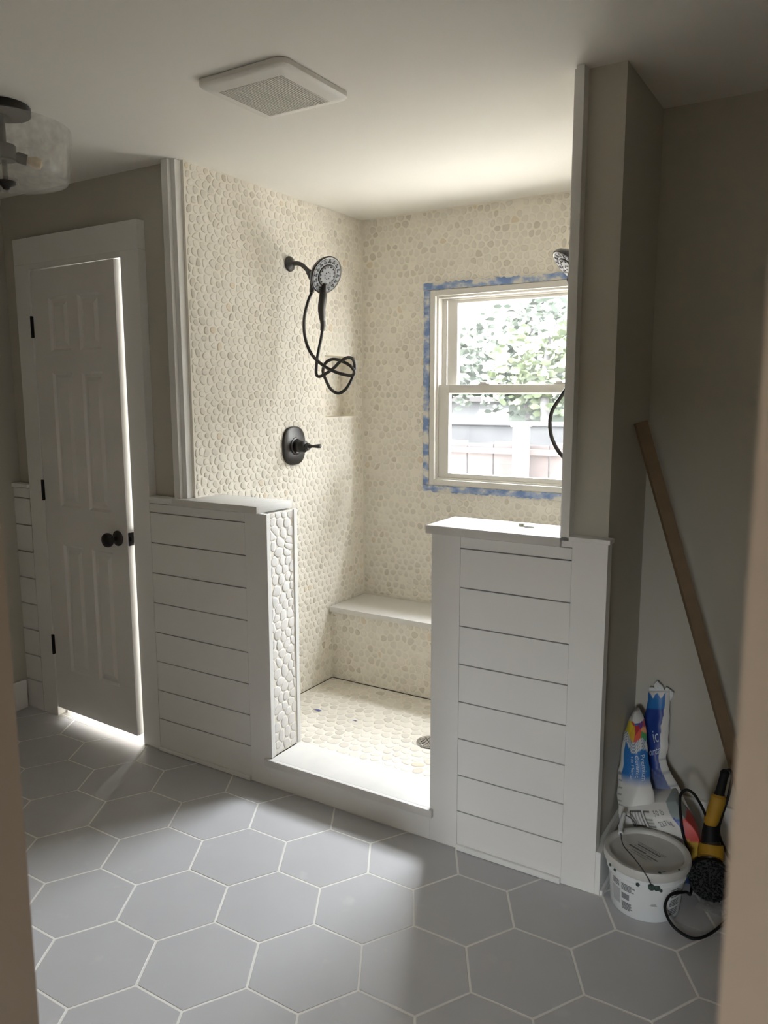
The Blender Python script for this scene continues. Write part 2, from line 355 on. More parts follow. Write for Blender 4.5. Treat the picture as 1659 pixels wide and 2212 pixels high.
# ------------------------------------------------------------------ pebble surfaces
def seg_blocked(p):
    """is the pebble at p hidden from the lens by the half walls or the trim"""
    for yy in (0.0, 0.185):
        if p.y <= yy+.002: continue
        t = (yy-CAMP.y)/(p.y-CAMP.y); q = CAMP+(Vector(p)-CAMP)*t
        if q.x < -.47 or q.x > 1.09: return True
        if q.z < 1.10 and (q.x < -.03 or q.x > .66): return True
        if q.z < .115: return True
    return False
def cells(w, h, d, seed, holes=(), lloyd=1):
    rnd = random.Random(seed); rows = int(h/(d*.87))+4; cols = int(w/d)+4; G = {}
    for j in range(-2, rows):
        for i in range(-2, cols):
            G[(i, j)] = [(i+.5*(j % 2))*d+rnd.uniform(-.36, .36)*d, j*d*.87+rnd.uniform(-.36, .36)*d]
    def cell(i, j):
        px, py = G[(i, j)]; R = 1.3*d
        P = clip_poly([(px-R, py-R), (px+R, py-R), (px+R, py+R), (px-R, py+R)], 0, w, 0, h)
        for dj in (0, 1, -1, 2, -2):
            for di in (0, 1, -1, 2, -2):
                if (di or dj) and (i+di, j+dj) in G and P:
                    qx, qy = G[(i+di, j+dj)]; nx, ny = qx-px, qy-py; c = nx*(px+qx)/2+ny*(py+qy)/2
                    if (nx*nx+ny*ny) > 5*d*d: continue
                    D = [nx*a[0]+ny*a[1]-c for a in P]
                    if max(D) <= 0: continue
                    out = []
                    for a in range(len(P)):
                        b = (a+1) % len(P)
                        if D[a] <= 0: out.append(P[a])
                        if (D[a] <= 0) != (D[b] <= 0):
                            t = D[a]/(D[a]-D[b]); out.append((P[a][0]+(P[b][0]-P[a][0])*t, P[a][1]+(P[b][1]-P[a][1])*t))
                    P = out
        return P
    def cen(P):
        A = cx = cy = 0
        for a in range(len(P)):
            b = (a+1) % len(P); k = P[a][0]*P[b][1]-P[b][0]*P[a][1]; A += k; cx += (P[a][0]+P[b][0])*k; cy += (P[a][1]+P[b][1])*k
        return (cx/(3*A), cy/(3*A), abs(A)/2) if abs(A) > 1e-9 else None
    inside = [k for k in G if -.2*d < G[k][0] < w+.2*d and -.2*d < G[k][1] < h+.2*d]
    for _ in range(lloyd):
        N = {}
        for k in inside:
            P = cell(*k)
            if len(P) > 2:
                c = cen(P)
                if c: N[k] = [G[k][0]+(c[0]-G[k][0])*.7, G[k][1]+(c[1]-G[k][1])*.7]
        G.update(N)
    res = []
    for k in inside:
        if not (0 < G[k][0] < w and 0 < G[k][1] < h): continue
        P = cell(*k)
        if len(P) < 3: continue
        c = cen(P)
        if not c or c[2] < .12*d*d: continue
        cx, cy = c[0], c[1]
        if any(a0 < cx < a1 and b0 < cy < b1 for a0, a1, b0, b1 in holes): continue
        res.append((cx, cy, P, rnd))
    return res
def pebbles(owner, w, h, to3, d=.038, seed=1, holes=(), m='peb', grout=.0034, dome=.004, limit=300, shrink=(.80, 1.0), skip=0.0, label_stuff=None):
    allp = []
    for cx, cy, P, rnd in cells(w, h, d, seed, holes):
        if rnd.random() < skip: continue
        clipped = [p for p in P]
        for a0, a1, b0, b1 in holes:                       # keep clear of openings
            if a0 < cx < a1: 
                if cy >= b1: clipped = clip_poly(clipped, -9, 9, b1, 99)
                elif cy <= b0: clipped = clip_poly(clipped, -9, 9, -9, b0)
            elif b0 < cy < b1:
                if cx >= a1: clipped = clip_poly(clipped, a1, 99, -9, 99)
                elif cx <= a0: clipped = clip_poly(clipped, -9, a0, -9, 99)
            if len(clipped) < 3: break
        P = clipped
        if len(P) < 3: continue
        cx = sum(p[0] for p in P)/len(P); cy = sum(p[1] for p in P)/len(P)
        r = sum(math.hypot(p[0]-cx, p[1]-cy) for p in P)/len(P)
        s = rnd.uniform(*shrink)*max(.35, 1-grout/r); sx = rnd.uniform(.86, 1.0); sy = rnd.uniform(.9, 1.02)
        Q = [(cx+(p[0]-cx)*s*sx, cy+(p[1]-cy)*s*sy) for p in P]
        C = []
        for i in range(len(Q)):
            a, b = Q[i], Q[(i+1) % len(Q)]
            C += [(a[0]*.74+b[0]*.26, a[1]*.74+b[1]*.26), (a[0]*.26+b[0]*.74, a[1]*.26+b[1]*.74)]
        n = len(C); C = [(C[i-1][0]*.2+C[i][0]*.6+C[(i+1) % n][0]*.2, C[i-1][1]*.2+C[i][1]*.6+C[(i+1) % n][1]*.2) for i in range(n)]
        hgt = dome*rnd.uniform(.6, 1.15)
        V = [to3(x, y, -.0006) for x, y in C] + [to3(cx+(x-cx)*.93, cy+(y-cy)*.93, hgt*.62) for x, y in C] + [to3(cx+(x-cx)*.72, cy+(y-cy)*.72, hgt*.93) for x, y in C] + [to3(cx, cy, hgt)]
        F = []
        for i in range(n):
            j = (i+1) % n
            F += [(i, j, n+j, n+i), (n+i, n+j, 2*n+j, 2*n+i), (2*n+i, 2*n+j, 3*n)]
        tint = min(1, max(0.07, rnd.gauss(.55, .24)));  tint = 0.0 if rnd.random() < .012 else tint
        p3 = Vector(to3(cx, cy, .002)); X, Y, D = project(p3)
        vis = -10 < X < 1670 and -10 < Y < 2222 and not seg_blocked(p3)
        nrm = (Vector(to3(cx, cy, 1.0))-Vector(to3(cx, cy, 0))); 
        A = r*r*abs(nrm.dot((CAMP-p3).normalized()))/(D*D) if vis else -1
        allp.append((A, V, F, tint))
    allp.sort(key=lambda t: -t[0])
    def build(name, items):
        V, F, T = [], [], []
        for _, v, f, t in items:
            o = len(V); V += v; F += [tuple(i+o for i in q) for q in f]; T += [t]*len(v)
        me = bpy.data.meshes.new(name); off = WOFF[owner.name]
        me.from_pydata([tuple(Vector(v)-off) for v in V], [], F)
        at = me.attributes.new('tint', 'FLOAT', 'POINT'); at.data.foreach_set('value', T)
        me.polygons.foreach_set('use_smooth', [True]*len(me.polygons)); me.materials.append(M[m]); me.update()
        o = bpy.data.objects.new(name, me); COL.objects.link(o); o.parent = owner; return o
    near = [p for p in allp if p[0] > 0][:limit]; ids = set(id(p) for p in near); rest = [p for p in allp if id(p) not in ids]
    for p in near: build('pebble', [p])
    if rest: build('pebble_field', rest)['kind'] = 'stuff'

GX = -.434; YB = 1.272; ZS = .058
wl = struct('wall_shower_left', B((-.50, GX, .05, .16, 0, H), (-.56, GX, .16, .94, 0, H), (-.56, GX, 1.20, YB+.14, 0, H), (-.56, GX, .94, 1.20, 0, 1.40),
            (-.56, GX, .94, 1.20, 1.70, H), (-.56, -.524, .94, 1.20, 1.40, 1.70)), 'pgrout', 'cream pebble wall carrying the shower valve and hand shower', 'wall')
pebbles(wl, 1.215, H-ZS, lambda u, v, h: (GX+h, .055+u, ZS+v), d=.037, seed=11, holes=[(.885, 1.145, 1.40-ZS, 1.70-ZS)], grout=.0030, shrink=(.94, 1.10), dome=.0028)
pebbles(wl, .086, .29, lambda u, v, h: (-.522+u, 1.20-h, 1.405+v), d=.034, seed=14, limit=20, dome=.002)
pebbles(wl, .25, .29, lambda u, v, h: (-.524+h, .945+u, 1.405+v), d=.037, seed=13, limit=20, dome=.003)
wb = struct('wall_shower_back', B((-.56, -.03, YB, YB+.14, 0, H), (.91, 1.224, YB, YB+.14, 0, H), (-.03, .91, YB, YB+.14, 0, 1.06), (-.03, .91, YB, YB+.14, 2.01, H)), 'pgrout',
            'cream pebble wall holding the shower window', 'wall')
pebbles(wb, 1.52, H-.45, lambda u, v, h: (GX+.006+u, YB-h, .447+v), d=.038, seed=21, holes=[(-.066-GX-.006, .946-GX-.006, 1.024-.447, 2.048-.447)], grout=.0030, shrink=(.92, 1.10), dome=.0022, skip=.02)
wr = struct('wall_shower_right', B((1.088, 1.10, .05, YB, 0, H)), 'pgrout', 'cream pebble wall hidden right of the shower window', 'wall')
pebbles(wr, 1.2, H-ZS, lambda u, v, h: (1.088-h, .06+u, ZS+v), d=.042, seed=31, limit=0)
sf = struct('floor_shower', B((GX, 1.088, .172, .97, 0, ZS)), 'pgrout', 'cream pebble floor of the shower pan', 'floor')
pebbles(sf, 1.50, .785, lambda u, v, h: (GX+.01+u, .176+v, ZS+h), d=.050, seed=41, grout=.0022, shrink=(.98, 1.13), dome=.0020)
bench = tag(obj('shower_bench', B((GX+.001, 1.086, .97, YB-.001, ZS-.05, .415)), 'pgrout'), 'pebble faced built-in shower bench base under the stone seat', 'bench', kind='structure')
pebbles(bench, 1.51, .415-ZS, lambda u, v, h: (GX+.004+u, .97-h, ZS+v), d=.039, seed=51, grout=.0030, shrink=(.92, 1.10), dome=.0024)
obj('corner_strip', B((GX+.004, 1.08, .9672, .9712, ZS-.002, ZS+.0035)), 'darkstrip', bench)
obj('corner_strip', B((GX-.001, GX+.004, .30, .97, ZS-.002, ZS+.002)), 'darkstrip', sf)

def slab(name, boxes, label, cat='slab', bev=.0035): return tag(obj(name, B(*boxes, bev=bev), 'quartz', None, 'auto'), label, cat)
slab('bench_seat', [(GX+.006, 1.084, .945, YB-.006, .4155, .443)], 'light grey quartz seat slab on the shower bench')
slab('curb_slab', [(-.0290, .664, -.001, .182, .0875, .1155), (-.054, .681, -.016, -.0008, .0875, .1155)], 'light grey quartz threshold slab on the shower curb', bev=.002)

# ------------------------------------------------------------------ half walls with shiplap boards
DZ = .12732
def shiplap(owner, x0, x1, ztop, zl0, back=.018, gap=.0021):
    zs = [ztop]+[zl0-i*DZ for i in range(8)]+[.0]
    for a, b in zip(zs, zs[1:]):
        obj('board', B((x0, x1, 0.0, back, b+(gap if b > 0 else .001), a-gap)), 'white', owner)
LZ = .006
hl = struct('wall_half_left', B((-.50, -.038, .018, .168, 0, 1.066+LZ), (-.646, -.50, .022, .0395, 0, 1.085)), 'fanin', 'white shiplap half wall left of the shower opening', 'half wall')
shiplap(hl, -.645, -.133, 1.066+LZ, 1.034)
obj('stile', B((-.1325, -.036, 0.0, .018, .001, 1.066+LZ)), 'white', hl)
obj('edge_trim', B((-.0375, -.026, 0.0, .022, .118, 1.066+LZ), bev=.002), 'white', hl)
obj('edge_trim', B((-.0375, -.026, .163, .183, .118, 1.066+LZ), bev=.002), 'white', hl)
ep = obj('end_panel', B((-.038, -.031, .022, .163, .118, 1.066+LZ)), 'pgrout', hl)
pebbles(ep, .139, 1.066+LZ-.12, lambda u, v, h: (-.031+h, .023+u, .119+v), d=.042, seed=61, m='pebw', grout=.0006, dome=.0018, shrink=(1.06, 1.13))
obj('base_shoe', B((-.645, -.133, -.012, 0.0, 0.001, .018), bev=.004), 'white', hl)
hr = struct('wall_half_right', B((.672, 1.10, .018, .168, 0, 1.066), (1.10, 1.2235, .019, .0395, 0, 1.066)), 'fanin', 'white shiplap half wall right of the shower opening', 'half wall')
shiplap(hr, .7702, 1.131, 1.066, 1.0276)
obj('stile', B((.667, .7690, 0.0, .018, .001, 1.066)), 'white', hr)
obj('stile', B((1.1315, 1.236, 0.0, .0395, .001, 1.0845)), 'white', hr)
obj('side_panel', B((.667, .6716, .0185, .183, .118, 1.066)), 'white', hr)
obj('top_rail', B((1.098, 1.1314, 0.0, .0395, 1.0664, 1.0845)), 'white', hr)
obj('ledge', B((1.1215, 1.243, -.007, .0395, 1.085, 1.099), bev=.002), 'white', hr)
obj('base_shoe', B((.7702, 1.131, -.012, 0.0, .001, .020), bev=.004), 'white', hr)
cb = struct('curb', B((-.030, .666, .018, .1715, 0, .087)), 'pgrout', 'low shower curb between the two half walls', 'curb')
obj('apron_board', B((-.0355, .6665, 0.0, .018, .001, .087)), 'white', cb)
slab('half_wall_cap', [(-.503, -.060, -.014, .196, 1.0665+LZ, 1.0945+LZ)], 'light grey quartz cap on the half wall beside the door')
slab('half_wall_cap', [(.650, 1.099, -.014, .194, 1.0665, 1.0945)], 'light grey quartz cap on the right half wall with two small parts on it')
# wainscot left of the door
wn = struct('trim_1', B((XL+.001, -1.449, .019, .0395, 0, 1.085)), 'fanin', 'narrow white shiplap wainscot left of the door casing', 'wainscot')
shiplap(wn, XL+.001, -1.449, 1.085, 1.034, gap=.0030)
obj('ledge', B((XL+.001, -1.449, -.010, .0395, 1.0852, 1.102), bev=.003), 'white', wn)
obj('ledge', B((-.645, -.5035, -.007, .0395, 1.0852, 1.099), bev=.002), 'white', hl)
obj('top_rail', B((-.645, -.5035, 0.0, .0395, 1.0725, 1.0850)), 'white', hl)
# vertical corner trims of the shower opening
def ctrim(n, xa, xb, xc, zb, label):
    t = struct('trim_%d' % n, B((min(xa, xb), max(xa, xb), 0.0, .0495, zb, H-.0005), bev=.0015), 'white', label, 'trim')
    obj('tile_edge', B((min(xb, xc), max(xb, xc), .018, .054, zb, H-.0005), bev=.002), 'white', t)
ctrim(2, -.500, -.467, -.446, 1.0945+LZ, 'white vertical corner trim between greige wall and left pebble wall')
ctrim(3, 1.121, 1.0990, 1.0865, 1.0945, 'white vertical corner trim on the right wall end')
obj('front_strip', B((1.0985, 1.1205, -.0005, .002, 1.0995, H-.001)), 'white', bpy.data.objects['trim_3'])

# baseboards
struct('baseboard_left', B((XL+.0005, XL+.016, YN+.001, -.013, .0005, .140), bev=.003), 'white', 'white baseboard along the far left wall', 'baseboard')
b = struct('baseboard_partition', B((1.2362, 1.252, .0, .4455, .0005, .140), (1.2245, 1.2362, .040, .4455, .0005, .140), bev=.002), 'white', 'white baseboard on the wall end beside the bucket', 'baseboard')
obj('base_shoe', B((1.252, 1.2615, .001, .4455, .0005, .018), bev=.004), 'white', b)
struct('baseboard_alcove', B((1.2525, XR-.001, .446, .4615, .0005, .158), bev=.003), 'white', 'white baseboard on the wall behind bag and tool', 'baseboard')

# ------------------------------------------------------------------ door
dr = struct('trim_4', B((-1.447, -1.343, 0.0, .0395, .0005, 2.076), bev=.002), 'white', 'wide flat white casing around the panel door', 'door casing')
obj('casing_board', B((-.750, -.6465, 0.0, .0395, .0005, 2.076), bev=.002), 'white', dr)
obj('casing_board', B((-1.447, -.6465, 0.0, .0395, 2.0762, 2.188), bev=.002), 'white', dr)
obj('head_jamb', B((-1.343, -.750, .0, .16, 2.052, 2.0758)), 'white', dr)
obj('casing_filler', B((-1.343, -.750, .012, .0395, 2.0759, 2.0761)), 'white', dr)
obj('side_jamb', B((-1.3515, -1.3432, .0396, .16, .0005, 2.0755)), 'white', dr)
obj('side_jamb', B((-.7498, -.7415, .0396, .16, .0005, 2.0755)), 'white', dr)
obj('door_stop', B((-1.3430, -1.3310, .0435, .056, .0005, 2.0515), (-1.3310, -.7500, .0435, .056, 2.0400, 2.0515)), 'white', dr)
obj('strike_plate', B((-.7512, -.7499, .004, .036, .885, .955)), 'bronze', dr)
door = thing('door_1', 'white six panel door standing slightly ajar with dark knob', 'door', (-1.340, .005, .042), math.radians(-2.6), kind='structure')
WOFF[door.name] = Vector()
DW, DT, DH = .576, .035, 2.004
rows_ = [(.20, .80), (.972, 1.565), (1.655, 1.885)]; cols_ = [(.118, .262), (.327, .471)]
# door leaf: face with six recessed moulded panels, built as a grid of stiles and rails plus sunken panels
leaf = B()
bm = bmesh.new()
xs = [0, cols_[0][0], cols_[0][1], cols_[1][0], cols_[1][1], DW]; zs = [0, rows_[0][0], rows_[0][1], rows_[1][0], rows_[1][1], rows_[2][0], rows_[2][1], DH]
for i in range(5):
    for j in range(7):
        hole = i in (1, 3) and j in (1, 3, 5)
        if hole: continue
        V = [bm.verts.new(p) for p in ((xs[i], 0, zs[j]), (xs[i+1], 0, zs[j]), (xs[i+1], 0, zs[j+1]), (xs[i], 0, zs[j+1]))]; bm.faces.new(V)
for (x0, x1) in cols_:
    for (z0, z1) in rows_:
        prev = None
        for ins, dep in ((0, 0), (.010, .009), (.022, .009), (.040, .002)):
            cur = [bm.verts.new(p) for p in ((x0+ins, dep, z0+ins), (x1-ins, dep, z0+ins), (x1-ins, dep, z1-ins), (x0+ins, dep, z1-ins))]
            if prev:
                for k in range(4): bm.faces.new((prev[k], prev[(k+1) % 4], cur[(k+1) % 4], cur[k]))
            prev = cur
        bm.faces.new(prev)
c = [bm.verts.new(p) for p in ((0, 0, 0), (DW, 0, 0), (DW, DT, 0), (0, DT, 0), (0, 0, DH), (DW, 0, DH), (DW, DT, DH), (0, DT, DH))]
for f in ((0, 1, 2, 3), (4, 7, 6, 5), (1, 5, 6, 2), (2, 6, 7, 3), (3, 7, 4, 0)): bm.faces.new([c[i] for i in f])
bmesh.ops.remove_doubles(bm, verts=bm.verts, dist=1e-5)
leaf.free(); lf = obj('leaf', bm, 'door', door)
for z in (.31, 1.04, 1.765):
    hb = B((-.012, .002, -.006, .002, z-.045, z+.045)); lathe(hb, [(0, -.047), (.006, -.047), (.006, .047), (0, .047)], (-.004, -.006, z), (0, 0, 1), 12)
    obj('hinge', hb, 'black', door)
zk = .868
kb = lathe(bmesh.new(), [(0, 0), (.033, 0), (.033, .004), (.028, .009), (.012, .012), (.012, .030), (.020, .034), (.029, .044), (.031, .054), (.027, .064), (.014, .070), (0, .071)], (DW-.062, 0, zk), (0, -1, 0), 28)
kn = obj('knob', kb, 'bronze', door, 'auto')
lp = B((DW, DW+.0015, .004, .031, zk-.028, zk+.028)); box(lp, DW, DW+.008, .012, .022, zk-.008, zk+.008); obj('latch_plate', lp, 'bronze', door)

# ------------------------------------------------------------------ window
win = thing('window_1', 'white vinyl double hung window in the shower wall', 'window', (.44, YB, 1.06), kind='structure')
def ring(x0, x1, z0, z1, w, y0, y1, bev=.0015, wt=None, wb_=None):
    wt = wt or w; wb_ = wb_ or w
    return B((x0, x0+w, y0, y1, z0, z1), (x1-w, x1, y0, y1, z0, z1), (x0+w, x1-w, y0, y1, z1-wt, z1), (x0+w, x1-w, y0, y1, z0, z0+wb_), bev=bev)
obj('frame', ring(-.0295, .9095, 1.0605, 2.0095, .027, YB-.008, YB+.13), 'vinyl', win, 'auto')
obj('track', ring(-.0025, .8825, 1.0875, 1.9825, .010, YB+.012, YB+.128), 'vinyl', win, 'auto')
obj('track', ring(.0075, .8725, 1.0975, 1.9725, .024, YB+.052, YB+.060, wt=.008, wb_=.006), 'vinyl', win, 'auto')
us = obj('sash', ring(.0300, .8500, 1.512, 1.970, .056, YB+.062, YB+.092, wt=.020, wb_=.030), 'vinyl', win, 'auto')
obj('pane', B((.086, .794, YB+.076, YB+.079, 1.542, 1.950)), 'glass', us)
ls = obj('sash', ring(.0085, .8715, 1.098, 1.556, .056, YB+.018, YB+.049, wt=.040, wb_=.022), 'vinyl', win, 'auto')
obj('pane', B((.0645, .8155, YB+.034, YB+.037, 1.120, 1.516)), 'glass', ls)
for x in (.252, .629):
    lk = B((x-.030, x+.030, YB+.022, YB+.046, 1.5562, 1.562), (x-.022, x+.010, YB+.020, YB+.040, 1.562, 1.570), bev=.002)
    obj('sash_lock', lk, 'vinyl', ls, 'auto')
def tape(x0, x1, z0, z1, jag, label):
    rnd = random.Random(int((x0+z0)*1000)+5); bm = bmesh.new(); hor = (x1-x0) > (z1-z0); L = (x1-x0) if hor else (z1-z0); n = max(8, int(L/.012)); A, Bv = [], []
    for i in range(n+1):
        t = i/n; j0 = rnd.uniform(0, .004) if jag != 'lo' else rnd.uniform(0, .010); j1 = rnd.uniform(0, .004) if jag != 'hi' else rnd.uniform(0, .010)
        if hor: A.append((x0+L*t, YB-.0062, z0+j0)); Bv.append((x0+L*t, YB-.0062, z1-j1))
        else: A.append((x0+j0, YB-.0062, z0+L*t)); Bv.append((x1-j1, YB-.0062, z0+L*t))
    prism(bm, A+Bv[::-1], (0, 1, 0), .0012)
    bm2 = obj('masking_tape', bm, 'tape'); return tag(bm2, label, 'tape', group='blue tape around the window')
tape(-.068, .945, 2.0105, 2.050, 'hi', 'smeared blue masking tape strip above the window frame')
tape(-.068, -.031, 1.062, 2.0095, 'none', 'plaster smeared blue masking tape strip down the left window side')
tape(-.068, .945, 1.022, 1.0595, 'lo', 'torn blue masking tape strip under the window sill')

# ------------------------------------------------------------------ shower fittings
def head_set(name, label, wallx, sgn, y0, nrm, hc):
    t = thing(name, label, 'shower head', (wallx, y0, 1.80))
    X = lambda v: wallx+sgn*(v+.4295)                     # v given for the left wall
    P = lambda x, y, z: Vector((X(x), y0+(y-.675), z))
    e = lathe(bmesh.new(), [(0, 0), (.034, 0), (.034, .003), (.030, .010), (.016, .017), (.011, .022), (0, .022)], P(-.4295, .675, 2.090), (sgn, 0, 0), 28)
    obj('wall_flange', e, 'bronze', t, 'auto')
    arm = tube(bmesh.new(), spline([P(-.42, .675, 2.089), P(-.385, .675, 2.089), P(-.358, .675, 2.079), P(-.335, .675, 2.060), P(-.316, .675, 2.043)]), .0098, 12)
    obj('arm', arm, 'bronze', t, 'auto')
    d = (P(-.285, .665, 2.012)-P(-.318, .675, 2.045)).normalized()
    nut = lathe(bmesh.new(), [(0, 0), (.0135, 0), (.0145, .004), (.0145, .016), (.013, .018), (.0175, .024), (.019, .040), (.017, .056), (0, .058)], P(-.322, .675, 2.048), d, 20)
    obj('swivel', nut, 'bronze', t, 'auto')
    ob = tube(bmesh.new(), [P(-.300, .674, 2.016), P(-.302, .674, 1.990), P(-.306, .673, 1.957)], [.013, .012, .0105], 12); obj('hose_outlet', ob, 'bronze', t, 'auto')
    nrm = Vector(nrm).normalized(); hc = Vector(hc)
    sh = lathe(bmesh.new(), [(0, -.058), (.018, -.056), (.034, -.046), (.060, -.030), (.076, -.016), (.082, -.004), (.082, .002), (.078, .005), (.074, .004), (0, .003)], hc, nrm, 48)
    ring_ = obj('spray_ring', sh, 'bronze', t, 'auto')
    fc = lathe(bmesh.new(), [(.049, .0030), (.050, .0055), (.073, .0055), (.074, .0035)], hc, nrm, 48); obj('ring_face', fc, 'bface', ring_, 'auto')
    hd = lathe(bmesh.new(), [(0, .0035), (.047, .0035), (.048, .0065), (.046, .0080), (.042, .0085), (.041, .0070), (0, .0075)], hc, nrm, 40); hand = obj('hand_spray', hd, 'bronze', t, 'auto')
    cf = lathe(bmesh.new(), [(0, .0090), (.022, .0088), (.040, .0078), (.0405, .0068)], hc, nrm, 32); obj('spray_face', cf, 'bface', hand, 'auto')
    ux, uy, _ = frame_to(nrm); nz = bmesh.new()
    for k in range(16):
        a = 2*PI*k/16
        for rr, off in ((.058, 0), (.067, .10), (.058, .14)):
            lathe(nz, [(.0042, .0050), (.0038, .0070), (0, .0072)], hc+(ux*math.cos(a+off)+uy*math.sin(a+off))*rr, nrm, 8)
    for k in range(14):
        a = 2*PI*k/14; lathe(nz, [(.0034, .0070), (.0030, .0100), (0, .0102)], hc+(ux*math.cos(a)+uy*math.sin(a))*.037, nrm, 8)
    for k in range(8):
        a = 2*PI*k/8; lathe(nz, [(.0026, .0080), (.0024, .0105), (0, .0107)], hc+(ux*math.cos(a)+uy*math.sin(a))*.015, nrm, 8)
    obj('nozzles', nz, 'black', ring_)
    dn = -(uy if uy.z > 0 else -uy); ht = hc+dn*.036+nrm*.004
    hp = [ht, hc+dn*.072+nrm*.010, P(-.232, .655, 1.925), P(-.243, .660, 1.885), P(-.248, .670, 1.845), P(-.249, .675, 1.832)]
    obj('handle', tube(bmesh.new(), spline(hp, 4), [.013+.0062*math.sin(min(1, i/20)*PI)-.003*(i/20) for i in range(21)], 14), 'bronze', t, 'auto')
    obj('handle_nut', tube(bmesh.new(), [P(-.249, .675, 1.833), P(-.250, .678, 1.815), P(-.258, .684, 1.792)], [.0125, .0120, .0105], 14), 'bronze', t, 'auto')
    return t, P
t, P = head_set('hand_shower', 'dark bronze hand shower on the left pebble wall', -.4295, 1, .675, (.888, -.197, -.415), (-.212, .655, 2.022))
hose = [(-.306, .673, 1.957), (-.324, .666, 1.913), (-.34, .66, 1.844), (-.339, .66, 1.773), (-.323, .667, 1.712), (-.288, .673, 1.666), (-.234, .690, 1.625), (-.179, .708, 1.602), (-.134, .728, 1.594), (-.125, .738, 1.607), (-.139, .735, 1.632), (-.179, .728, 1.655), (-.218, .708, 1.666), (-.248, .694, 1.651), (-.264, .692, 1.615), (-.254, .700, 1.575), (-.23, .704, 1.534), (-.197, .713, 1.516), (-.165, .725, 1.533), (-.14, .740, 1.579), (-.129, .748, 1.629), (-.134, .740, 1.665), (-.154, .727, 1.672), (-.183, .712, 1.655), (-.219, .708, 1.625), (-.254, .685, 1.598), (-.279, .680, 1.59), (-.293, .680, 1.605), (-.291, .684, 1.656), (-.283, .686, 1.702), (-.269, .688, 1.757), (-.258, .684, 1.795)]
obj('hose', tube(bmesh.new(), spline(hose, 6), .0072, 12), 'bronze', t, True)
t2, P2 = head_set('hand_shower', 'dark bronze shower head peeking past the right wall trim', 1.088, -1, .650, (-.55, -.42, -.72), (.868, .675, 1.968))
h2 = [P2(-.306, .673, 1.957), P2(-.33, .66, 1.85), P2(-.33, .66, 1.70), (.905, .655, 1.575), (.855, .652, 1.498), (.826, .65, 1.45), (.818, .65, 1.400), (.828, .65, 1.345), (.862, .652, 1.288), (.905, .655, 1.262), (.945, .66, 1.30), (.950, .66, 1.40), (.935, .66, 1.60), P2(-.262, .684, 1.76), P2(-.258, .684, 1.795)]
obj('hose', tube(bmesh.new(), spline(h2, 6), .0072, 12), 'bronze', t2, True)

vt = thing('shower_valve', 'dark bronze oval shower valve with lever on pebble wall', 'valve', (-.4295, .675, 1.19))
bm = bmesh.new(); ol = []
def oval(sy, sz, n=48, e=3.2):
    out = []
    for k in range(n):
        a = 2*PI*k/n; ca, sa = math.cos(a), math.sin(a); out.append((abs(ca)**(2/e)*math.copysign(1, ca)*sy, abs(sa)**(2/e)*math.copysign(1, sa)*sz))
    return out
prev = None
for x, sc in ((-.431, 1.0), (-.424, 1.0), (-.421, .985), (-.418, .93), (-.413, .70), (-.411, .48)):
    cur = [bm.verts.new((x, .679+p[0]*sc, 1.275+p[1]*sc)) for p in oval(.080, .089, e=2.7)]
    if prev:
        for k in range(48): bm.faces.new((prev[k], prev[(k+1) % 48], cur[(k+1) % 48], cur[k]))
    prev = cur
bm.faces.new(prev); obj('plate', bm, 'bronze', vt, 'auto')
obj('dome', lathe(bmesh.new(), [(.042, 0), (.041, .004), (.034, .006), (.030, .003), (0, .003)], (-.412, .677, 1.274), (1, 0, 0), 36), 'bronze', vt, 'auto')
obj('barrel', lathe(bmesh.new(), [(0, 0), (.026, 0), (.026, .014), (.0275, .016), (.0275, .026), (.026, .028), (.026, .036), (.027, .038), (.027, .052), (.022, .057), (.015, .060), (.0175, .064), (.0175, .072), (.014, .077), (0, .078)], (-.412, .676, 1.274), (1, 0, 0), 32), 'bronze', vt, 'auto')
obj('lever', tube(bmesh.new(), [(-.338, .676, 1.275), (-.328, .676, 1.276), (-.318, .676, 1.276), (-.300, .675, 1.277), (-.282, .674, 1.278), (-.272, .674, 1.279), (-.268, .674, 1.279)], [.010, .0095, .0058, .0075, .0098, .0098, .006], 16), 'bronze', vt, 'auto')

dn = thing('floor_drain', 'round steel drain grate in the pebble shower floor', 'drain', (.372, .555, ZS))
bm = lathe(bmesh.new(), [(.0, .001), (.050, .001), (.054, .0055), (.060, .0055), (.063, .001)], (.372, .555, ZS), (0, 0, 1), 40); obj('flange', bm, 'chrome', dn, 'auto')
gb = bmesh.new()
for i in range(-3, 4):
    L = math.sqrt(max(0, .050**2-(i*.0135)**2))
    if L > .01:
        box(gb, .372+i*.0135-.0032, .372+i*.0135+.0032, .555-L, .555+L, ZS+.0035, ZS+.0060); box(gb, .372-L, .372+L, .555+i*.0135-.0032, .555+i*.0135+.0032, ZS+.0035, ZS+.0058)
obj('grate', gb, 'chrome', dn)
obj('sump', lathe(bmesh.new(), [(0, .0015), (.049, .0015), (.049, .0018), (0, .0018)], (.372, .555, ZS), (0, 0, 1), 32), 'black', dn)
tag(obj('washer', lathe(bmesh.new(), [(.0045, 0), (.0095, 0), (.0095, .009), (.0045, .009), (.0045, 0)], (.922, .130, 1.0947), (0, 0, 1), 20), 'washer', None, 'auto'), 'small tarnished metal bushing on the right quartz cap', 'bushing')
tag(obj('screw_cap', lathe(bmesh.new(), [(0, 0), (.0165, 0), (.0165, .002), (.012, .005), (0, .006)], (.953, .117, 1.0947), (0, 0, 1), 24), 'white', None, 'auto'), 'small white plastic disc on the right quartz cap', 'disc')
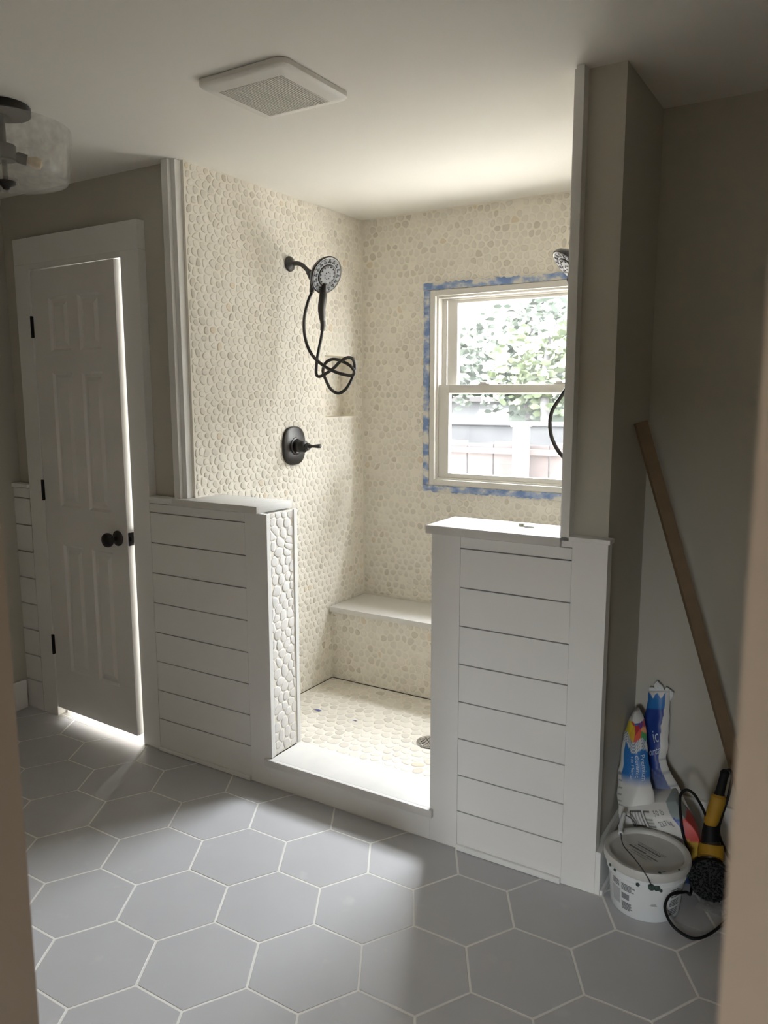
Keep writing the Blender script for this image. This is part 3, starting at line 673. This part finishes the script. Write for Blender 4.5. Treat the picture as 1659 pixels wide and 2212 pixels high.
for i, (x, y, l, lab) in enumerate(((-.232, .575, .042, 'larger navy blue tape scrap on the pebble shower floor'), (-.020, .566, .024, 'smaller blue tape scrap on the pebble shower floor'))):
    bm = bmesh.new(); pts = [(-.5, -.12), (-.1, -.05), (.2, -.16), (.5, .05), (.25, .12), (-.05, .2), (-.3, .06)]
    prism(bm, [(x+p[0]*l, y+p[1]*l*1.1, ZS+.0045+.003*abs(p[0])) for p in pts], (0, 0, 1), .0012); tag(obj('tape_scrap', bm, 'scrap'), lab, 'tape scrap')

# ------------------------------------------------------------------ ceiling fan cover
fx, fy, fs = .313, -.316, .158
fan = thing('exhaust_fan', 'white square exhaust fan grille on the ceiling', 'fan', (fx, fy, H-.034))
def rsq(s, r, n=6):
    out = []
    for cx, cy, a0 in ((s-r, s-r, 0), (-s+r, s-r, PI/2), (-s+r, -s+r, PI), (s-r, -s+r, 1.5*PI)):
        for k in range(n+1): a = a0+PI/2*k/n; out.append((cx+r*math.cos(a), cy+r*math.sin(a)))
    return out
bm = bmesh.new(); prev = None
for s, r, dz, oy in ((fs, .03, -.0012, 0), (fs, .03, -.014, 0), (fs-.004, .028, -.018, 0), (fs-.020, .022, -.0215, 0), (fs-.046, .006, -.027, .003), (fs-.046, .006, -.020, .003)):
    cur = [bm.verts.new((fx+p[0], fy+p[1]+oy, H+dz)) for p in rsq(s, r)]; n = len(cur)
    if prev:
        for k in range(n): bm.faces.new((prev[k], prev[(k+1) % n], cur[(k+1) % n], cur[k]))
    prev = cur
obj('cover', bm, 'fan', fan, 'auto')
g = fs-.047
obj('cavity', B((fx-g, fx+g, fy+.003-g, fy+.003+g, H-.0195, H-.0185)), 'fanin', fan)
gb = bmesh.new(); n = 27
for i in range(n+1):
    u = -g+2*g*i/n; box(gb, fx+u-.0015, fx+u+.0015, fy+.003-g, fy+.003+g, H-.0285, H-.0235)
for i in range(n+1):
    u = -g+2*g*i/n; box(gb, fx-g, fx+g, fy+.003+u-.0009, fy+.003+u+.0009, H-.0262, H-.0225)
obj('louvre_grid', gb, 'fan', fan)['kind'] = 'stuff'

# ------------------------------------------------------------------ semi flush ceiling lamp
lx, ly = -.487, -.648
lamp = thing('ceiling_lamp', 'semi flush ceiling lamp with clear seeded glass drum', 'ceiling lamp', (lx, ly, 2.13))
obj('canopy', lathe(bmesh.new(), [(0, H-.001), (.083, H-.001), (.085, H-.004), (.085, H-.024), (.082, H-.027), (0, H-.027)], (lx, ly, 0), (0, 0, 1), 40), 'bronze', lamp, 'auto')
obj('stem', lathe(bmesh.new(), [(.010, H-.027), (.010, 2.275), (.008, 2.272), (.008, 2.165)], (lx, ly, 0), (0, 0, 1), 16), 'bronze', lamp, 'auto')
obj('hub', lathe(bmesh.new(), [(0, 2.272), (.034, 2.270), (.036, 2.266), (.036, 2.228), (.032, 2.224), (0, 2.224)], (lx, ly, 0), (0, 0, 1), 28), 'bronze', lamp, 'auto')
for k in range(3):
    a = k*2*PI/3+.95; d = Vector((math.cos(a), math.sin(a), -.22)).normalized(); o = Vector((lx, ly, 2.246))+d*.03
    s = obj('socket', lathe(bmesh.new(), [(.010, 0), (.014, .006), (.0165, .010), (.0165, .036), (0, .036)], o, d, 18), 'bronze', lamp, 'auto')
    obj('bulb', lathe(bmesh.new(), [(.010, .036), (.011, .042), (.017, .054), (.019, .064), (.015, .076), (0, .082)], o, d, 18), 'bulb', s, 'auto')
obj('glass_shade', lathe(bmesh.new(), [(.198, 2.322), (.1985, 2.320), (.186, 2.180), (.180, 2.170), (.168, 2.165), (.012, 2.163), (.012, 2.166), (.167, 2.168), (.177, 2.173), (.183, 2.182), (.195, 2.321), (.198, 2.322)], (lx, ly, 0), (0, 0, 1), 56), 'shade', lamp, 'auto')
obj('finial', lathe(bmesh.new(), [(.0, 2.163), (.030, 2.163), (.030, 2.156), (.024, 2.152), (.016, 2.149), (.012, 2.146), (.009, 2.140), (0, 2.137)], (lx, ly, 0), (0, 0, 1), 24), 'bronze', lamp, 'auto')

# ------------------------------------------------------------------ leaning wood strip
bm = bmesh.new(); a = Vector((1.246, .262, 1.425)); b = Vector((1.665, .40, .004)); d = (b-a).normalized()
sx = Vector((.80, .60, 0)); sx = (sx-d*sx.dot(d)).normalized(); sy = d.cross(sx)
V = [bm.verts.new(p+sx*i*.019+sy*j*.0085) for p in (a, b) for i, j in ((-1, -1), (1, -1), (1, 1), (-1, 1))]
for f in ((0, 1, 2, 3), (7, 6, 5, 4), (0, 4, 5, 1), (1, 5, 6, 2), (2, 6, 7, 3), (3, 7, 4, 0)): bm.faces.new([V[i] for i in f])
tag(obj('wood_strip', bm, 'wood'), 'long pale wooden strip leaning in the corner behind the tool', 'wood strip')

# ------------------------------------------------------------------ bucket
bx, by = 1.376, .046
bk = thing('bucket', 'white plastic tile adhesive bucket with lid on the floor', 'bucket', (bx, by, 0))
RB = lambda z: .0985+.0125*z/.14
obj('pail', lathe(bmesh.new(), [(0, .004), (.094, .004), (.0965, .0005), (.0985, .003), (RB(.112), .112), (.1135, .113), (.1145, .120), (.1125, .122), (.1125, .130), (.1175, .131), (.1185, .138), (.116, .140), (.116, .146)], (bx, by, 0), (0, 0, 1), 56), 'bucket', bk, 'auto')
ld = obj('lid', lathe(bmesh.new(), [(.1195, .140), (.1225, .142), (.1245, .150), (.1245, .164), (.122, .168), (.112, .1685), (.108, .166), (.105, .158), (.100, .1565), (0, .1565)], (bx, by, 0), (0, 0, 1), 56), 'lid', bk, 'auto')
th0 = math.atan2(CAMP.y-by, CAMP.x-bx)                 # direction of the printed side that faces the door
def cpatch(bm, a0, a1, z0, z1, n=6, off=.0006):
    for i in range(n):
        q = []
        for (a, z) in ((a0+(a1-a0)*i/n, z0), (a0+(a1-a0)*(i+1)/n, z0), (a0+(a1-a0)*(i+1)/n, z1), (a0+(a1-a0)*i/n, z1)):
            q.append(bm.verts.new((bx+math.cos(th0+a)*(RB(z)+off), by+math.sin(th0+a)*(RB(z)+off), z)))
        bm.faces.new(q)
rn = random.Random(3)
lb = bmesh.new()
cpatch(lb, -1.02, -.72, .030, .078); 
obj('printed_block', lb, 'inkl', bk)
def pblock(n, f):
    b_ = bmesh.new()
    for k in range(n): f(b_, k)
    o_ = obj('printed_text', b_, 'ink', bk); o_['kind'] = 'stuff'
pblock(4, lambda b_, k: cpatch(b_, -1.02+rn.uniform(0, .05), -.74, .086+k*.005, .089+k*.005))
pblock(5, lambda b_, k: cpatch(b_, -.66, -.36+rn.uniform(0, .12), .082+k*.0045, .0847+k*.0045))
pblock(6, lambda b_, k: cpatch(b_, -.66, -.42, .0535+k*.0032, .0557+k*.0032))
pblock(6, lambda b_, k: cpatch(b_, -.66, -.42+rn.uniform(0, .1), .020+k*.0042, .0226+k*.0042))
pblock(3, lambda b_, k: cpatch(b_, .13+.03*k, .34-.02*k, .056+k*.0035, .0572+k*.0035))
pblock(15, lambda b_, k: cpatch(b_, .70+rn.uniform(0, .04), 1.12-rn.uniform(0, .1), .020+k*.0058, .0236+k*.0058) if k not in (4, 9) else None)
lt = bmesh.new()
ca, sa = math.cos(th0+PI/2-.62), math.sin(th0+PI/2-.62)
def lidq(u0, u1, v0, v1):
    q = [lt.verts.new((bx+ca*u-sa*v, by+sa*u+ca*v, .1569)) for u, v in ((u0, v0), (u1, v0), (u1, v1), (u0, v1))]; lt.faces.new(q)
for v, w, u0, u1 in ((.030, .0016, -.055, .045), (.024, .0016, -.05, .045), (.014, .006, -.045, .035), (.006, .002, -.05, .03), (-.008, .007, -.06, .0), (-.012, .005, .005, .045), (-.020, .002, -.04, .03), (-.03, .0015, -.05, .02)): lidq(u0, u1, v, v+w)
obj('lid_print', lt, 'ink', ld)
ea = th0-.02
def epos(a, r, z): return Vector((bx+math.cos(a)*r, by+math.sin(a)*r, z))
for a in (ea+.16, ea+.16+PI): 
    obj('handle_ear', lathe(bmesh.new(), [(0, -.003), (.009, -.003), (.009, .006), (.006, .009), (0, .010)], epos(a, .1165, .126), epos(a, 1, 0)-epos(a, 0, 0), 16), 'goo', bk, 'auto')
e1, e2 = epos(ea+.16, .124, .126), epos(ea+.16+PI, .124, .126)
top = Vector((1.262, .115, .195))
obj('bail', tube(bmesh.new(), spline([e1, epos(ea+.10, .1285, .150), epos(ea-.06, .118, .174), epos(ea-.5, .075, .176), epos(ea-1.4, .070, .178), epos(ea-2.25, .105, .186), epos(ea-2.45, .128, .198), epos(ea-2.6, .140, .200), epos(ea-2.8, .132, .180), e2], 6), .0017, 8), 'wire', bk, True)
gr = tube(bmesh.new(), spline([epos(ea-2.02, .088, .181), epos(ea-2.25, .105, .188), epos(ea-2.45, .124, .200), epos(ea-2.56, .138, .206)], 4), [.0078 if i in (0, 4, 8, 12) else .0062 for i in range(13)], 12); obj('bail_grip', gr, 'bucket', bk, True)
for a, z, sz in ((ea-.16, .122, .006), (ea+.30, .121, .010), (ea+.40, .113, .005), (ea+1.2, .140, .009), (ea-.75, .1385, .005), (ea-.92, .142, .005)):
    dd = epos(a, 1, 0)-epos(a, 0, 0)
    obj('adhesive_blob', lathe(bmesh.new(), [(sz, -.001), (sz*.8, .0015), (0, .002)], epos(a, .1155 if z < .135 else .1235, z), dd, 7), 'goo', bk, True)
for a, r, sz in ((ea+.35, .1135, .006), (ea+.9, .115, .004), (ea+.55, .100, .009)): obj('adhesive_blob', lathe(bmesh.new(), [(sz, -.001), (sz*.7, .001), (0, .0014)], epos(a, r, .1685 if r > .105 else .1575), (0, 0, 1), 7), 'goo', bk, True)

# ------------------------------------------------------------------ torn mortar bag
bag = thing('mortar_bag', 'torn blue and white printed paper bag of tile mortar behind the bucket', 'bag', (1.36, .30, 0))
def sheet(rows, nu, nv, bulge, back, paint, seed, crumple=.004):
    """rows of (xl,y,zl, xr,y,zr), bottom last -> closed pillow-like sheet with its print as a colour attribute"""
    rnd = random.Random(seed); R = rows[::-1]; m = len(R)
    import mathutils.noise as mn
    V, F, K = [], [], []
    def pt(u, v, side):
        f = v*(m-1); i = min(int(f), m-2); t = f-i
        def cr(k):
            a, b, c, d = R[max(i-1, 0)][k], R[i][k], R[i+1][k], R[min(i+2, m-1)][k]
            return .5*((2*b)+(c-a)*t+(2*a-5*b+4*c-d)*t*t+(3*b-a-3*c+d)*t**3)
        x = cr(0)+(cr(3)-cr(0))*u; y = cr(1)+(cr(4)-cr(1))*u; z = cr(2)+(cr(5)-cr(2))*u
        s = math.sin(PI*u)**.6; y += (-bulge if side == 0 else back)*s
        nn = mn.noise(Vector((x*26+seed, z*17, side*3.1))); y += nn*crumple*s*1.5; x += mn.noise(Vector((z*30, seed, 2)))*crumple
        return (x, y, z)
    for side in (0, 1):
        for j in range(nv+1):
            for i in range(nu+1):
                u, v = i/nu, j/nv; V.append(pt(u, v, side)); K.append(paint(u, v))
    n1 = (nu+1)*(nv+1)
    for side in (0, 1):
        o = side*n1
        for j in range(nv):
            for i in range(nu):
                a = o+j*(nu+1)+i; q = (a, a+1, a+nu+2, a+nu+1); F.append(q if side == 0 else q[::-1])
    for j in range(nv):
        a = j*(nu+1); F.append((a, a+nu+1, n1+a+nu+1, n1+a)); b_ = a+nu; F.append((b_+nu+1, b_, n1+b_, n1+b_+nu+1))
    for i in range(nu): F.append((i+1, i, n1+i, n1+i+1)); a = nv*(nu+1)+i; F.append((a, a+1, n1+a+1, n1+a))
    return V, F, K, pt
def ink_obj(name, V, F, K, parent):
    me = bpy.data.meshes.new(name); off = WOFF[parent.name]
    me.from_pydata([tuple(Vector(v)-off) for v in V], [], F)
    at = me.attributes.new('ink', 'FLOAT_COLOR', 'POINT'); at.data.foreach_set('color', [c for k in K for c in (*k, 1)])
    me.polygons.foreach_set('use_smooth', [True]*len(me.polygons)); me.materials.append(M['bag']); me.update()
    o = bpy.data.objects.new(name, me); COL.objects.link(o); o.parent = parent; WOFF[o.name] = off; return o
W = (.66, .66, .64); BL = (.02, .16, .46); DB = (.012, .045, .26); GRY = (.25, .25, .24)
def mixc(a, b, t): t = max(0, min(1, t)); return tuple(x+(y-x)*t for x, y in zip(a, b))
shards = [((.30, .80), (.75, .55, .04)), ((.12, .76), (.60, .52, .05)), ((.38, .86), (.62, .05, .06)), ((.62, .86), (.03, .16, .42)), ((.85, .83), (.16, .06, .28)), ((.62, .74), (.45, .02, .04)), ((.70, .68), (.68, .10, .06)), ((.98, .72), (.75, .36, .20)), ((.92, .66), (.08, .35, .12)), ((.48, .72), (.62, .40, .04)), ((1.0, .80), (.40, .08, .10))]
def paint_front(u, v):
    lim = .60+.10*(1-u)+.03*math.sin(u*9)
    if v > .84+.02*math.sin(u*7): return W
    if v > lim: return min(shards, key=lambda s: (s[0][0]-u)**2*.6+(s[0][1]-v)**2*2)[1]
    if v > lim-.10:
        return W if int((v-lim+.02*math.cos(u*12))*110) % 3 else (.10, .20, .36)
    if u < .17: return W if int(v*60) % 4 or v > .40 or u < .03 else GRY
    if v > .20: return mixc(W, BL, (v-.20-.06*(1-u))/.10)
    return W
fr = [(1.245, .36, .466, 1.263, .36, .470), (1.235, .335, .435, 1.286, .335, .447), (1.2275, .31, .393, 1.299, .31, .411), (1.2275, .285, .34, 1.313, .285, .362), (1.2285, .26, .281, 1.327, .26, .308), (1.232, .24, .23, 1.343, .24, .263), (1.240, .225, .192, 1.355, .225, .229)]
V, F, K, ptf = sheet(fr, 40, 72, .026, .02, paint_front, 3)
fp = ink_obj('front_gusset', V, F, K, bag)
def paint_back(u, v):
    if v > .95+.03*math.sin(u*17): return W
    if v > .83: return BL if u < .82 else W
    edge = .74+.06*math.sin(v*9)
    if u > edge: return W if int(v*90) % 7 or v > .55 else (.40, .42, .44)
    if v > .42: return DB
    return mixc((.30, .33, .40), DB, (v-.25)/.17) if int(v*70+u*8) % 3 else (.14, .18, .34)
bkr = [(1.272, .432, .514, 1.346, .432, .530), (1.272, .425, .47, 1.344, .425, .485), (1.266, .41, .405, 1.35, .41, .424), (1.282, .39, .337, 1.353, .39, .354), (1.292, .37, .281, 1.358, .37, .297), (1.310, .335, .21, 1.410, .335, .236), (1.326, .305, .176, 1.44, .305, .207), (1.340, .275, .123, 1.471, .275, .157)]
V, F, K, ptb = sheet(bkr, 36, 72, .018, .012, paint_back, 8, .005)
bp = ink_obj('back_panel', V, F, K, bag)
def paint_body(u, v):
    if u > .84:
        return min([((.88, .85), (.30, .36, .36)), ((.92, .62), (.55, .06, .05)), ((.90, .45), (.55, .36, .05)), ((.84, .70), (.05, .12, .40)), ((.95, .30), (.03, .07, .18)), ((.88, .15), (.02, .05, .14))], key=lambda s: (s[0][0]-u)**2*2+(s[0][1]-v)**2)[1]
    if v < .16: return (.22, .19, .15)
    if .20 < u < .38 and .66 < v < .86:
        e = u < .215 or u > .365 or v < .685 or v > .84
        return (.04, .04, .04) if e else (W if int(u*130) % 3 else GRY)
    if .41 < u < .53 and .66 < v < .86: return (.05, .05, .05) if (u < .425 or u > .52 or v < .68 or v > .84) else (W if int(v*80) % 4 else GRY)
    return W
bod = [(1.240, .232, .200, 1.415, .236, .246), (1.250, .200, .172, 1.445, .204, .222), (1.262, .188, .128, 1.490, .192, .180), (1.2645, .186, .075, 1.505, .190, .110), (1.266, .190, .030, 1.505, .194, .040), (1.268, .205, .002, 1.500, .209, .002)]
V, F, K, ptd = sheet(bod, 64, 48, .010, .19, paint_body, 5, .004)
bd = ink_obj('body', V, F, K, bag)
for p in [((1.272, .43, .508), (1.276, .428, .527), (1.288, .426, .530), (1.300, .428, .524), (1.304, .43, .512)), ((1.294, .431, .512), (1.290, .428, .540), (1.301, .424, .556), (1.311, .425, .546), (1.318, .427, .540), (1.326, .43, .522)), ((1.322, .431, .520), (1.330, .428, .538), (1.340, .427, .534), (1.355, .427, .524), (1.352, .428, .508), (1.345, .43, .494))]:
    tt = bmesh.new(); prism(tt, [Vector(q) for q in p], (0, 1, 0), .006); obj('torn_flap', tt, 'bucket', bag)
def letter(s, size, mapf, parent, m):
    V, F = text_mesh(s, size); me = bpy.data.meshes.new('lettering'); off = WOFF[parent.name]
    me.from_pydata([tuple(Vector(mapf(x, y))-off) for x, y in V], [], F); me.materials.append(M[m]); o = bpy.data.objects.new('lettering', me); COL.objects.link(o); o.parent = parent
def on(pt, u0, v0, du, dv, ang=0.0):
    c, s = math.cos(ang), math.sin(ang)
    def f(x, y):
        X, Y = c*x-s*y, s*x+c*y; p = pt(min(1, max(0, u0+X*du)), min(1, max(0, v0+Y*dv)), 0); return (p[0], p[1]-.0018, p[2])
    return f
letter('ic', .045, on(ptb, .40, .60, 9.0, 2.6, .12), bp, 'textw')
letter('orta', .034, on(ptb, .22, .505, 9.0, 2.6, .16), bp, 'textw')
letter('Premium', .020, on(ptf, .80, .50, 9.0, 3.1, -PI/2), fp, 'textw')
letter('Ceramic', .018, on(ptf, .62, .50, 9.0, 3.1, -PI/2), fp, 'textw')
letter('Tile Mortar', .014, on(ptf, .46, .50, 9.0, 3.1, -PI/2), fp, 'textw')
letter('50 lb', .020, on(ptd, .585, .80, 4.2, 5.0, .10), bd, 'ink')
letter('22.7 kg', .017, on(ptd, .585, .67, 4.0, 5.0, .12), bd, 'ink')

# ------------------------------------------------------------------ corded polisher
tool = thing('corded_polisher', 'yellow and black corded power polisher with round bristle pad', 'power tool', (1.54, .16, 0))
pc = Vector((1.545, .118, .088)); pn = (Vector((CAMP.x, CAMP.y, .75))-pc).normalized()
obj('pad', lathe(bmesh.new(), [(0, -.026), (.052, -.024), (.0595, -.018), (.0605, 0), (.058, .006), (0, .007)], pc, pn, 40), 'black', tool, 'auto')
ux, uy, _ = frame_to(pn); br = bmesh.new(); rn = random.Random(9)
for k in range(420):
    a = rn.uniform(0, 2*PI); r = .0565*math.sqrt(rn.random()); p = pc+(ux*math.cos(a)+uy*math.sin(a))*r
    lathe(br, [(.0026, .004), (.0018, .0085+rn.uniform(0, .003)), (0, .010+rn.uniform(0, .003))], p, (pn+Vector((rn.uniform(-.3, .3), rn.uniform(-.3, .3), rn.uniform(-.3, .3)))), 5)
o = obj('bristles', br, mat('black_bristle', (.004, .005, .005), .7, color2=(.016, .020, .020), nscale=200, spec=.15), tool); o['kind'] = 'stuff'
obj('gear_head', tube(bmesh.new(), spline([pc-pn*.024, pc-pn*.045+Vector((0, .004, .010)), Vector((1.535, .170, .150)), Vector((1.531, .180, .178))], 5), [.036+.0*i for i in range(6)]+[.034-.001*i for i in range(10)], 20), 'darktool', tool, 'auto')
obj('gear_collar', tube(bmesh.new(), [pc-pn*.022, pc-pn*.034], [.050, .040], 28), 'black', tool, 'auto')
obj('gear_band', tube(bmesh.new(), [(1.537, .155, .136), (1.5345, .172, .154), (1.5325, .178, .168)], [.0372, .0372, .034], 24), 'yellow', tool, 'auto')
obj('body', tube(bmesh.new(), [(1.531, .178, .170), (1.528, .185, .205), (1.527, .188, .225)], [.027, .024, .020], 20), 'black', tool, 'auto')
obj('motor_housing', tube(bmesh.new(), [(1.5265, .188, .222), (1.527, .190, .236), (1.533, .194, .262), (1.541, .198, .300), (1.543, .199, .316), (1.543, .200, .320)], [.017, .0215, .0215, .0225, .0215, .016], 22), 'yellow', tool, 'auto')
obj('grip', tube(bmesh.new(), [(1.543, .200, .318), (1.546, .200, .335), (1.552, .203, .375), (1.555, .205, .392), (1.556, .205, .398)], [.0145, .013, .012, .0135, .009], 16), 'black', tool, 'auto')
obj('side_handle', tube(bmesh.new(), spline([(1.540, .150, .140), (1.568, .135, .125), (1.590, .128, .110)], 4), .012, 12), 'black', tool, 'auto')
obj('cord', tube(bmesh.new(), spline([(1.556, .205, .396), (1.568, .206, .402), (1.574, .205, .380), (1.568, .202, .32), (1.556, .198, .26), (1.548, .205, .21), (1.553, .23, .16), (1.58, .24, .10), (1.61, .23, .045), (1.622, .12, .032), (1.598, .055, .012), (1.569, -.014, .006), (1.539, -.054, .006), (1.506, -.053, .006), (1.474, -.048, .020), (1.4565, -.054, .055), (1.4545, -.058, .082), (1.461, -.030, .095), (1.478, -.004, .094), (1.492, .050, .070), (1.494, .110, .030), (1.490, .150, .06), (1.475, .170, .12), (1.452, .172, .18), (1.440, .176, .25), (1.437, .18, .295), (1.452, .182, .318), (1.474, .182, .312), (1.495, .182, .285), (1.512, .184, .25), (1.52, .19, .215)], 6), .0042, 8), 'black', tool, True)
sh = bmesh.new(); G = []
import mathutils.noise as mn
for j in range(15):
    row = []
    for i in range(15):
        x = 1.515+.17*i/14; y = .085+.14*j/14; row.append(sh.verts.new((x+.01*mn.noise(Vector((y*20, 1, 0))), y+.012*mn.noise(Vector((x*18, 5, 0))), .004+.012*abs(mn.noise(Vector((x*40, y*40, 3)))))))
    G.append(row)
for j in range(14):
    for i in range(14): sh.faces.new((G[j][i], G[j][i+1], G[j+1][i+1], G[j+1][i]))
so = tag(obj('plastic_sheet', sh, 'film', None, True), 'crumpled clear plastic sheet under the polisher pad', 'plastic sheet')

# ------------------------------------------------------------------ outdoors through the window, with added unseen light blockers and bounce ground
struct('sky_block_eave', B((-2.7, 3.4, 1.412, 1.60, 2.44, 2.54), (-2.7, 3.4, 1.60, 1.69, 2.42, 2.54)), 'fan', 'unseen overhang added above the shower window to block steep sky light', 'eave')  # unseen overhang, added to keep steep sky light off floor and curb
struct('ground_outside', B((-40, 30, 6.1, 60, -.9, -.8)), 'asphalt', 'dark ground beyond the fence outside', 'ground')
struct('bounce_patio', B((-40, 30, 1.6, 6.1, -.9, -.8)), 'ground', 'unseen pale ground added outside to bounce light onto the shower ceiling', 'patio')  # hidden by the fence; kept pale to bounce light upwards
def fence(y, x0, x1, z0, z1):
    t = thing('garden_fence', 'faded red board fence outside below the window', 'fence', ((x0+x1)/2, y, z0))
    n = int((x1-x0)/.32)
    for i in range(n):
        a = x0+(x1-x0)*i/n; obj('board', B((a+.01, x0+(x1-x0)*(i+1)/n-.01, y, y+.04, z0, z1+.02*math.sin(i*3.1))), 'fence', t)
    obj('rail', B((x0, x1, y-.05, y, z1-.12, z1-.06)), 'fence', t)
    return t
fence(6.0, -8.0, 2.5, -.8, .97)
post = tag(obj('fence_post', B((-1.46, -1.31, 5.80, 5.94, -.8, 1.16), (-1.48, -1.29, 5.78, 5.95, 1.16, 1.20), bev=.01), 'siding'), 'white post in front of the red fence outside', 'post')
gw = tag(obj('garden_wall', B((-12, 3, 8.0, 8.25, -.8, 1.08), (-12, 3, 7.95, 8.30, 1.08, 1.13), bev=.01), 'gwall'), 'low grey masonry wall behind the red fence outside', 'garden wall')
hs = thing('neighbour_shed', 'white shed with dark eave far outside the window', 'shed', (-8.0, 17, -.8))
obj('wall', B((-9.4, -7.05, 17, 19, -.8, 1.32)), 'siding', hs); obj('eave', B((-9.6, -6.9, 16.8, 19.2, 1.32, 1.45)), 'bark', hs)
def tree(x, y, h, cr, leafm, trunk, seed, label, n=420, zc=1.9, fl=.7):
    t = thing('tree', label, 'tree', (x, y, -.8), group='trees outside the window'); rnd = random.Random(seed)
    obj('trunk', tube(bmesh.new(), spline([(x, y, -.8), (x+.06, y, .5), (x-.05, y+.05, 1.6), (x+.08, y, h)], 4), [.11-.005*i for i in range(13)], 10), trunk, t, True)
    bm = bmesh.new()
    for k in range(int(n*2.6)):
        th, ph = rnd.uniform(0, 2*PI), rnd.uniform(-1, 1); r = cr*rnd.uniform(.35, 1)
        c = Vector((x+r*math.cos(th)*math.sqrt(1-ph*ph), y+.45*r*math.sin(th)*math.sqrt(1-ph*ph), zc+ph*r*fl)); sz = rnd.uniform(.05, .14)
        ax = Vector((rnd.uniform(-1, 1), rnd.uniform(-1, 1), rnd.uniform(-.6, .6))).normalized(); bx_, by_, _ = frame_to(ax)
        q = [bm.verts.new(c+bx_*sz*a+by_*sz*b_*.6+ax*sz*.15*abs(a)) for a, b_ in ((-1, 0), (-.3, -.8), (.6, -.6), (1, 0), (.5, .7), (-.4, .8))]; bm.faces.new(q)
    o = obj('foliage', bm, leafm, t); o['kind'] = 'stuff'
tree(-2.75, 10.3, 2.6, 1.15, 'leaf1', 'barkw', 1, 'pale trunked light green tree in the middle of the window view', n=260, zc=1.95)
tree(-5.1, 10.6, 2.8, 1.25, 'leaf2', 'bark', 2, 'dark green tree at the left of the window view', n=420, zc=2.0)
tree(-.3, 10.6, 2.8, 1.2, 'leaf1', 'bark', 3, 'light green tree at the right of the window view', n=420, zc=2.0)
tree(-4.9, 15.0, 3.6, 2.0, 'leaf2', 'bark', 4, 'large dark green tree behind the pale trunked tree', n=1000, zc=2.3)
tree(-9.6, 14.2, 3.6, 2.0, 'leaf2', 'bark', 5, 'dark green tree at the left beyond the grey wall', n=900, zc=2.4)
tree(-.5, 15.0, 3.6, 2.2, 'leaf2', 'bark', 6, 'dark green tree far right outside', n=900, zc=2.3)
struct('ground_behind', B((-30, 30, -60, -6.2, -.9, -.8)), 'asphalt', 'dark ground outside the bedroom window', 'ground')
tag(obj('sky_block_hedge', B((-25, 30, -17.0, -16.0, -.8, 3.06), bev=.2), 'leaf2'), 'unseen long block added outside the bedroom window to cut off low sky', 'sky_block_hedge')  # out of view; its height limits the sky light reaching the doorway
nh = thing('sky_blocker_house', 'unseen house volume added outside to block sky from the left shower wall', 'house', (9, 10, -.8), kind='structure')  # out of view; added to even out sky light on the shower wall
obj('wall', B((5.2, 13.0, 5.0, 15.0, -.8, 5.2)), 'hsiding', nh)
rf = bmesh.new(); prism(rf, [(4.8, 4.6, 5.2), (13.4, 4.6, 5.2), (9.1, 4.6, 7.4)], (0, 1, 0), 10.8); obj('roof', rf, 'bark', nh)
for y in (6.5, 9.2, 12.0):
    for z in (.4, 3.0): obj('window', B((5.15, 5.21, y, y+1.0, z, z+1.3)), 'asphalt', nh)
tl = thing('tree_line', 'dense dark green tree line closing the view outside the window', 'tree line', (-8, 21, -.8))
bm = bmesh.new(); G = []
for j in range(15):
    row = []
    for i in range(91):
        x = -24+34*i/90; z = -.8+5.6*j/14; n = mn.noise(Vector((x*.9, z*.9, 0)))+.5*mn.noise(Vector((x*2.3, z*2.3, 4)))
        row.append(bm.verts.new((x, 21+n*.9+(.5*(j/14)**2), z+(.5*mn.noise(Vector((x*.7, 9, 0))) if j == 14 else 0))))
    G.append(row)
for j in range(14):
    for i in range(90): bm.faces.new((G[j][i], G[j][i+1], G[j+1][i+1], G[j+1][i]))
top = [bm.verts.new((v.co.x, 23.0, v.co.z-.2)) for v in G[14]]; bot = [bm.verts.new((v.co.x, 23.0, -.8)) for v in G[14]]
for i in range(90): bm.faces.new((G[14][i], G[14][i+1], top[i+1], top[i])); bm.faces.new((top[i], top[i+1], bot[i+1], bot[i]))
obj('foliage', bm, 'leaf2', tl, True)
